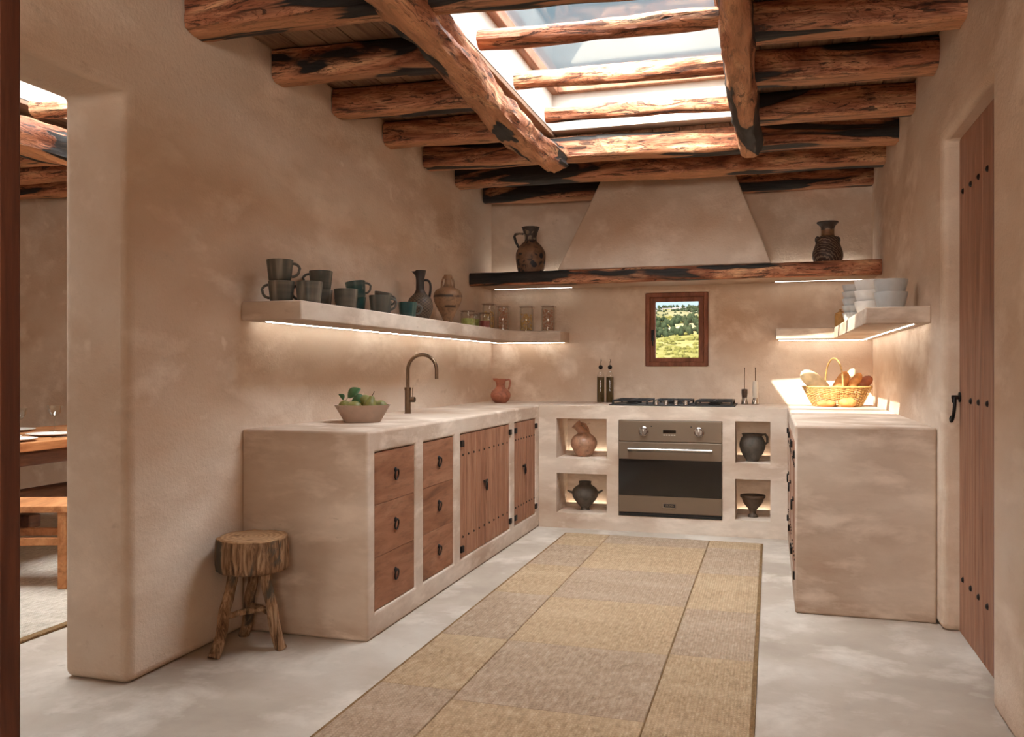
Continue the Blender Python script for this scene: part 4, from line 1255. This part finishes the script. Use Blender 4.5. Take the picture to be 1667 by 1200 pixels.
# ------------------------------------------------------------------ bread basket
bk = thing('bread_basket', 'open woven wicker basket with hoop handle on the right counter', 'basket', (0.455, 6.60, 0.9003), 0)
NS = 44
def bell(u, a_, off=0.0):
    q = u / 0.14
    ax = 0.162 + 0.072 * q ** 0.9 + off; ay = 0.100 + 0.045 * q ** 0.9 + off
    return (ax * math.cos(a_), ay * math.sin(a_), u)
st_ = B()
for k in range(NS):
    a_ = 2 * PI * k / NS
    st_.tube([bell(u, a_) for u in (0.003, 0.045, 0.09, 0.138)], 0.0026, 5)
so_ = st_.build('stakes', 'wicker', bk, smooth=True)
so_['kind'] = 'stuff'
wv_ = B()
for j in range(17):
    u = 0.006 + 0.0078 * j
    pts = [bell(u, 2 * PI * k / (NS * 2), 0.0036 * (1 if ((k // 2 + j) % 2 == 0) else -1) * (1 if k % 2 == 0 else 0.0)) for k in range(NS * 2)]
    wv_.tube(pts, 0.0025, 5, closed=True)
o = wv_.build('weave', 'wicker', bk, smooth=True); o['kind'] = 'stuff'
B().tube([bell(0.140, 2 * PI * k / 60) for k in range(60)], 0.0065, 8, closed=True).build('rim', 'wicker', bk, smooth=True)
B().lathe([(0.0, 0.001), (1.0, 0.001), (1.0, 0.005), (0.0, 0.005)], n=40, sx=0.160, sy=0.098).build('base', 'wicker', bk)
hp = []
for k in range(21):
    a_ = PI * k / 20
    hp.append((-0.020 + 0.05 * math.cos(a_) * 1.0, -0.145 * math.cos(a_) * 1.0, 0.135 + 0.21 * math.sin(a_) ** 0.8))
B().tube(hp, 0.0062, 8).build('handle', 'wicker', bk, smooth=True)
def loaf(name, loc, L, w, h, rot, mat, label, cuts=3, seed=1):
    b = B()
    n, m = 20, 26
    for j in range(m + 1):
        q = j / m * 2 - 1
        k = max(0.0, 1 - abs(q) ** 2.6) ** 0.5
        groove = 1 - 0.10 * max(0, math.cos(cuts * PI * (q + 0.25))) ** 8
        for i in range(n):
            a_ = 2 * PI * i / n
            nz_ = 1 + 0.07 * noise.noise(Vector((q * 2.5, math.cos(a_), math.sin(a_))) * 1.5 + Vector((seed * 5, 0, 0)))
            g2 = groove if math.sin(a_) > 0 else 1
            b.v.append((q * L / 2, w / 2 * k * math.cos(a_) * nz_, h / 2 * k * math.sin(a_) * nz_ * g2))
    for j in range(m):
        for i in range(n):
            a0, a1 = j * n + i, j * n + (i + 1) % n
            b.f.append((a0, a1, a1 + n, a0 + n))
    o = b.build(name, mat, None, smooth=True, ang=80, loc=loc)
    o.rotation_euler = rot
    return tag(o, label, 'bread', 'breads with the wicker basket')
loaf('bread_loaf', (0.305, 6.585, 1.075), 0.24, 0.115, 0.085, (R(90), R(38), R(5)), 'palecrust', 'Big floury pale loaf leaning out of the basket on the left', 3, 1)
loaf('bread_loaf', (0.475, 6.56, 1.062), 0.20, 0.085, 0.07, (R(70), R(-62), R(15)), 'crust', 'Golden loaf just right of the basket handle', 3, 2)
loaf('bread_loaf', (0.530, 6.625, 1.072), 0.22, 0.07, 0.06, (R(60), R(-68), R(10)), 'palecrust', 'Pale baguette end rising between the two golden loaves', 2, 3)
loaf('bread_loaf', (0.562, 6.57, 1.060), 0.19, 0.07, 0.065, (R(70), R(-58), R(-10)), 'crust', 'Golden seeded loaf second from the right in the basket', 3, 4)
loaf('bread_loaf', (0.632, 6.60, 1.068), 0.15, 0.085, 0.075, (R(20), R(-35), R(20)), 'darkcrust', 'Dark brown bun at the right rim of the basket', 2, 5)
loaf('bread_loaf', (0.470, 6.62, 0.975), 0.26, 0.12, 0.075, (0, 0, R(4)), 'crust', 'Bread lying flat low inside the basket', 3, 6)
loaf('bread_roll', (0.375, 6.458, 0.924), 0.13, 0.055, 0.045, (0, 0, R(6)), 'crust', 'Small golden stick of bread lying in front of the basket, left', 5, 7)
loaf('bread_roll', (0.515, 6.452, 0.934), 0.12, 0.075, 0.066, (0, 0, R(-4)), 'crust', 'Small round roll lying in front of the basket, right', 2, 8)

# ------------------------------------------------------------------ rug
rug = thing('woven_rug', 'long jute floor runner of golden and greyish woven panels between the counters', 'rug', (-0.72, 4.1, 0.0))
rx0, rx1, ry0, ry1 = -1.398, -0.050, 2.0, 5.957
B().box(rx0 + 0.72, rx1 + 0.72, ry0 - 4.1, ry1 - 4.1, 0.0005, 0.007, 0.002).build('backing', 'jute_edge', rug)
cols = [(rx0 + 0.014, -1.078, [5.529, 4.936, 4.272, 3.526, 2.915, 2.3], 1),
        (-1.075, -0.398, [5.72, 5.621 - 0.65, 4.93 - 0.65, 3.54, 2.85, 2.2], 0),
        (-0.395, rx1 - 0.014, [5.711, 4.984, 4.235, 3.535, 2.7], 1)]
cols[1] = (-1.075, -0.398, [5.66, 4.93, 4.25, 3.52, 2.83, 2.2], 0)
for ci, (xa, xb, ys, ph) in enumerate(cols):
    ys = [ry1 - 0.014] + ys + [ry0 + 0.01]
    for k in range(len(ys) - 1):
        if ci == 1: mat = 'jute_gold' if k % 2 == 1 else 'jute_grey'
        else: mat = 'jute_gold' if k % 2 == 0 else 'jute_grey'
        B().box(-(xb - xa) / 2 + 0.001, (xb - xa) / 2 - 0.001, -(ys[k] - ys[k + 1]) / 2 + 0.0008, (ys[k] - ys[k + 1]) / 2 - 0.0008, 0.0, 0.008, 0.003).build('woven_panel', mat, rug, loc=((xa + xb) / 2 + 0.72, (ys[k] + ys[k + 1]) / 2 - 4.1, 0.003))

# ------------------------------------------------------------------ stool
stl = thing('log_stool', 'rustic stool with bark-covered round seat and three crooked branch legs', 'stool', (-2.09, 3.155, 0.0))
random.seed(3)
def barkfn(p, a, r, z):
    q = 1 + (0.05 * noise.noise(Vector((math.cos(a) * 2.2, math.sin(a) * 2.2, z * 3))) + 0.045 * noise.noise(Vector((math.cos(a) * 9, math.sin(a) * 9, z * 5)))) * (1 if r > 0.1 else 0)
    return (p[0] * q, p[1] * q, p[2] + 0.004 * noise.noise(Vector((p[0] * 20, p[1] * 20, 0))))
B().lathe([(0.0, 0.325), (0.132, 0.325), (0.143, 0.332), (0.147, 0.36), (0.149, 0.40), (0.147, 0.44), (0.145, 0.462)], n=96, fn=barkfn).build('seat', 'bark', stl, smooth=True, ang=60)
B().lathe([(0.1455, 0.459), (0.142, 0.466), (0.12, 0.468), (0.07, 0.4665), (0.0, 0.467)], n=96, fn=barkfn).build('seat_top', 'endgrain', stl, smooth=True, ang=60)
LG = [((-0.064, -0.181), (-0.060, -0.045), 1), ((0.133, 0.005), (0.070, -0.020), 2), ((-0.124, 0.118), (-0.045, 0.085), 3)]
mids = []
for (fx, fy), (tx, ty), sd in LG:
    pts, rr = [], []
    for k in range(15):
        q = k / 14
        bow = math.sin(PI * q)
        wx = 0.012 * noise.noise(Vector((q * 3, sd, 0))) ; wy = 0.010 * noise.noise(Vector((q * 3, 0, sd)))
        # legs go down steeply then splay outwards
        s_ = q ** 0.75
        pts.append((fx + (tx - fx) * s_ + wx * bow, fy + (ty - fy) * s_ + wy * bow, 0.34 * q + 0.001))
        rr.append(0.0245 - 0.002 * q + 0.003 * noise.noise(Vector((q * 6, sd * 3, 1))))
    mids.append(Vector(pts[6]))
    B().tube(pts, rr, 14).build('leg', 'bark', stl, smooth=True, ang=60)
ctr = (mids[0] + mids[1] + mids[2]) / 3
def rung(a_, b_):
    B().tube([a_, (a_ + b_) / 2 + Vector((0, 0, 0.006)), b_], [0.014, 0.016, 0.014], 10, flat=0.8).build('stretcher', 'bark', stl, smooth=True, ang=60)
m2 = (mids[0] + mids[1]) / 2 + Vector((0.02, 0.05, 0.0))
rung(mids[0], mids[0] + (mids[1] - mids[0]) * 0.72 + Vector((0, 0.03, 0.02)))
rung(mids[2], mids[1])

# ------------------------------------------------------------------ dining room seen through the doorway
tb = thing('dining_table', 'wooden dining table in the next room, seen through the left doorway', 'table', (-4.55, 4.1, 0))
B().box(-0.52, 0.52, -1.3, 1.3, 0.70, 0.75, 0.004).build('tabletop', 'table', tb)
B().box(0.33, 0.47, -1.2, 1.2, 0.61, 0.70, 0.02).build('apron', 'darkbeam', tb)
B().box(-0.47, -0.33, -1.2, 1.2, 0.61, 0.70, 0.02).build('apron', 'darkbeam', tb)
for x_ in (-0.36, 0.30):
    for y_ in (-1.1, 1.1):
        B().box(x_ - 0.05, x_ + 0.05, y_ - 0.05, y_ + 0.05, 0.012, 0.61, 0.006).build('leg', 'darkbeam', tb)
bn_ = thing('dining_bench', 'plain wooden bench on this side of the dining table', 'bench', (-4.0, 3.66, 0), R(20))
B().box(-0.75, 0.52, -0.17, 0.17, 0.415, 0.45, 0.004).build('seat', 'table', bn_)
for x_ in (-0.68, 0.40):
    for y_ in (-0.14, 0.14):
        B().box(x_ - 0.022, x_ + 0.022, y_ - 0.022, y_ + 0.022, 0.012, 0.415, 0.003).build('leg', 'table', bn_)
B().box(-0.66, 0.38, -0.155, -0.125, 0.24, 0.28, 0.003).build('rail', 'table', bn_)
B().box(-0.66, 0.38, 0.125, 0.155, 0.24, 0.28, 0.003).build('rail', 'table', bn_)
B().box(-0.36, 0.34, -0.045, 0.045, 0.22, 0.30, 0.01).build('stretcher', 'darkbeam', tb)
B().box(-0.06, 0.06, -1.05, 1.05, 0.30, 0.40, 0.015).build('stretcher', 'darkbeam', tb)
rg2 = thing('dining_rug', 'pale woven rug with braided edge on the dining room floor', 'rug', (-4.55, 3.9, 0))
B().box(-1.45, 1.45, -1.8, 1.6, 0.0005, 0.010, 0.003).build('field', 'rug2', rg2)
B().box(1.452, 1.495, -1.8, 1.6, 0.0005, 0.012, 0.004).build('edge_binding', 'jute_edge', rg2)
def plate(x_, y_, lb):
    t = B().lathe([(0.0, 0.0), (0.08, 0.0), (0.135, 0.014), (0.137, 0.017), (0.133, 0.018), (0.08, 0.005), (0.0, 0.004)], n=36).build('dinner_plate', 'white', None, smooth=True, loc=(x_, y_, 0.7505))
    tag(t, lb, 'plate', 'plates on the dining table')
plate(-4.21, 3.93, 'White plate nearest the doorway on the dining table')
plate(-4.32, 4.32, 'White plate second along the near side of the dining table')
plate(-4.86, 4.55, 'White plate on the far side of the dining table')
for (x_, y_, lb) in ((-4.52, 4.28, 'Stemmed glass on the dining table, left in the doorway'), (-4.62, 4.66, 'Stemmed glass on the dining table, half hidden by the doorway edge')):
    t = thing('wine_glass', lb, 'glass', (x_, y_, 0.7505), 0, 'glasses on the dining table')
    B().lathe([(0.0, 0.0), (0.036, 0.0), (0.034, 0.003), (0.005, 0.008), (0.0035, 0.03), (0.0035, 0.09), (0.006, 0.098), (0.0, 0.1)], n=24).build('stem', 'glass', t, smooth=True)
    B().lathe([(0.0, 0.098), (0.022, 0.104), (0.040, 0.130), (0.046, 0.172), (0.0445, 0.172), (0.0385, 0.132), (0.021, 0.107), (0.0, 0.101)], n=28).build('glass_cup', 'glass', t, smooth=True)
fn_ = B().tube([(-4.15, 4.16, 0.7565), (-4.12, 4.33, 0.7565)], 0.004, 6).build('fork', 'chrome', None, smooth=True)
tag(fn_, 'fork lying beside the plate on the dining table', 'cutlery')

# ------------------------------------------------------------------ landscape behind the window
def hmat():
    t = NT('hillside_ground')
    v = t.coords((1, 1, 1))
    a = t.noise(v, 0.018, 5, 0.6)
    c = t.ramp(a, [(0.35, lin((41, 39, 20))), (0.5, lin((55, 52, 28))), (0.62, lin((63, 59, 40))), (0.75, lin((77, 71, 64)))])
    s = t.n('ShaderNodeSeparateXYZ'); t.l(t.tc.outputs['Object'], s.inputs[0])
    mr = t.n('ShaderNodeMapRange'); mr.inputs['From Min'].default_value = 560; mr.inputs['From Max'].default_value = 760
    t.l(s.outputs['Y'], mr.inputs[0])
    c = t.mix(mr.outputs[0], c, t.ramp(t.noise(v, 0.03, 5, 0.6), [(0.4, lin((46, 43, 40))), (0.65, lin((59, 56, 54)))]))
    t.col(c)
    return t.set(0.95)
M['hill'] = hmat()
M['tree'] = plain('pine_foliage', (20, 24, 15), 0.95, 0, 0.2, 0.2)
M['bush'] = plain('meadow_shrubs', (48, 46, 22), 0.95, 0, 0.2, 0.2)
M['housewall'] = plain('whitewashed_wall', (76, 73, 71), 0.9, 0, 0.02, 0.5)
for k_ in ('hill', 'tree', 'bush', 'housewall'):
    M[k_].node_tree.nodes['Principled BSDF'].inputs['Specular IOR Level'].default_value = 0.0
def hz(x, y):
    if y < 150: base = -3.0 + (y - 20) / 130 * 1.2
    else: base = -1.8 + 0.0865 * (y - 150)
    return base + 5.0 * noise.noise(Vector((x * 0.012, y * 0.010, 0))) * min(1, max(0, (y - 120) / 200)) + 2.5 * noise.noise(Vector((x * 0.03, y * 0.03, 3))) * min(1, max(0, (y - 120) / 200))
hb_ = B()
NX, NY = 60, 90
for j in range(NY + 1):
    y = 16 + 930 * (j / NY) ** 1.3
    for i in range(NX + 1):
        x = -0.1 * y + (i / NX - 0.5) * (60 + 1.2 * y)
        hb_.v.append((x, y, hz(x, y)))
for j in range(NY):
    for i in range(NX):
        a_ = j * (NX + 1) + i
        hb_.f.append((a_, a_ + 1, a_ + NX + 2, a_ + NX + 1))
hill = hb_.build('hillside', 'hill', None, smooth=True, auto=False)
tag(hill, None, None, None, 'structure')
random.seed(8)
def blob(b, x, y, r, h):
    z = hz(x, y) - 0.3
    n = 7
    k = len(b.v)
    rings = [(0.55, 0.0), (1.0, 0.3), (0.85, 0.65), (0.35, 0.95)]
    ph = random.random() * 6
    for rr, zz in rings:
        for i in range(n):
            a_ = 2 * PI * i / n + ph
            q = rr * r * random.uniform(0.8, 1.15)
            b.v.append((x + q * math.cos(a_), y + q * math.sin(a_), z + zz * h))
    for j in range(3):
        for i in range(n):
            a0, a1 = k + j * n + i, k + j * n + (i + 1) % n
            b.f.append((a0, a1, a1 + n, a0 + n))
    b.f.append(tuple(k + 3 * n + i for i in range(n)))
tr_ = B(); bu_ = B()
for k in range(14000):
    y = random.uniform(170, 900)
    x = -0.1 * y + random.uniform(-0.30, 0.30) * y
    band = noise.noise(Vector((x * 0.008, y * 0.014, 5)))
    if 300 < y < 350 or 470 < y < 505: band += 0.35
    if band > 0.18 and random.random() < 0.75:
        blob(tr_, x, y, random.uniform(0.8, 1.7), random.uniform(1.6, 3.6))
    elif random.random() < 0.5 and y < 600:
        blob(bu_, x, y, random.uniform(0.5, 1.3), random.uniform(0.6, 1.4))
    elif y > 600 and random.random() < 0.35:
        blob(tr_, x, y, random.uniform(0.6, 1.2), random.uniform(1, 2.0))
tag(tr_.build('pine_trees', 'tree', None, smooth=True, ang=80), 'scattered dark green pines on the hillside beyond the small window', 'trees', None, 'stuff')
tag(bu_.build('hill_shrubs', 'bush', None, smooth=True, ang=80), 'yellow-green shrubs covering the hillside beyond the small window', 'shrubs', None, 'stuff')
for k, (x, y, lb) in enumerate(((-80, 700, 'Left of the tiny white houses high on the far hillside'), (-42, 740, 'Right of the tiny white houses high on the far hillside'))):
    z = hz(x, y)
    t = thing('hillside_house', lb, 'house', (x, y, z), 0, 'tiny houses on the far hillside')
    B().box(-3, 3, -2.5, 2.5, -2, 2.6).build('house_wall', 'housewall', t)
    B().add([(-3.2, -2.7, 2.55), (3.2, -2.7, 2.55), (3.2, 2.7, 2.55), (-3.2, 2.7, 2.55), (-3.2, 0, 3.5), (3.2, 0, 3.5)], [(0, 1, 5, 4), (2, 3, 4, 5), (0, 4, 3), (1, 2, 5), (0, 3, 2, 1)]).build('roof', 'hill', t)
bpy.context.view_layer.update()
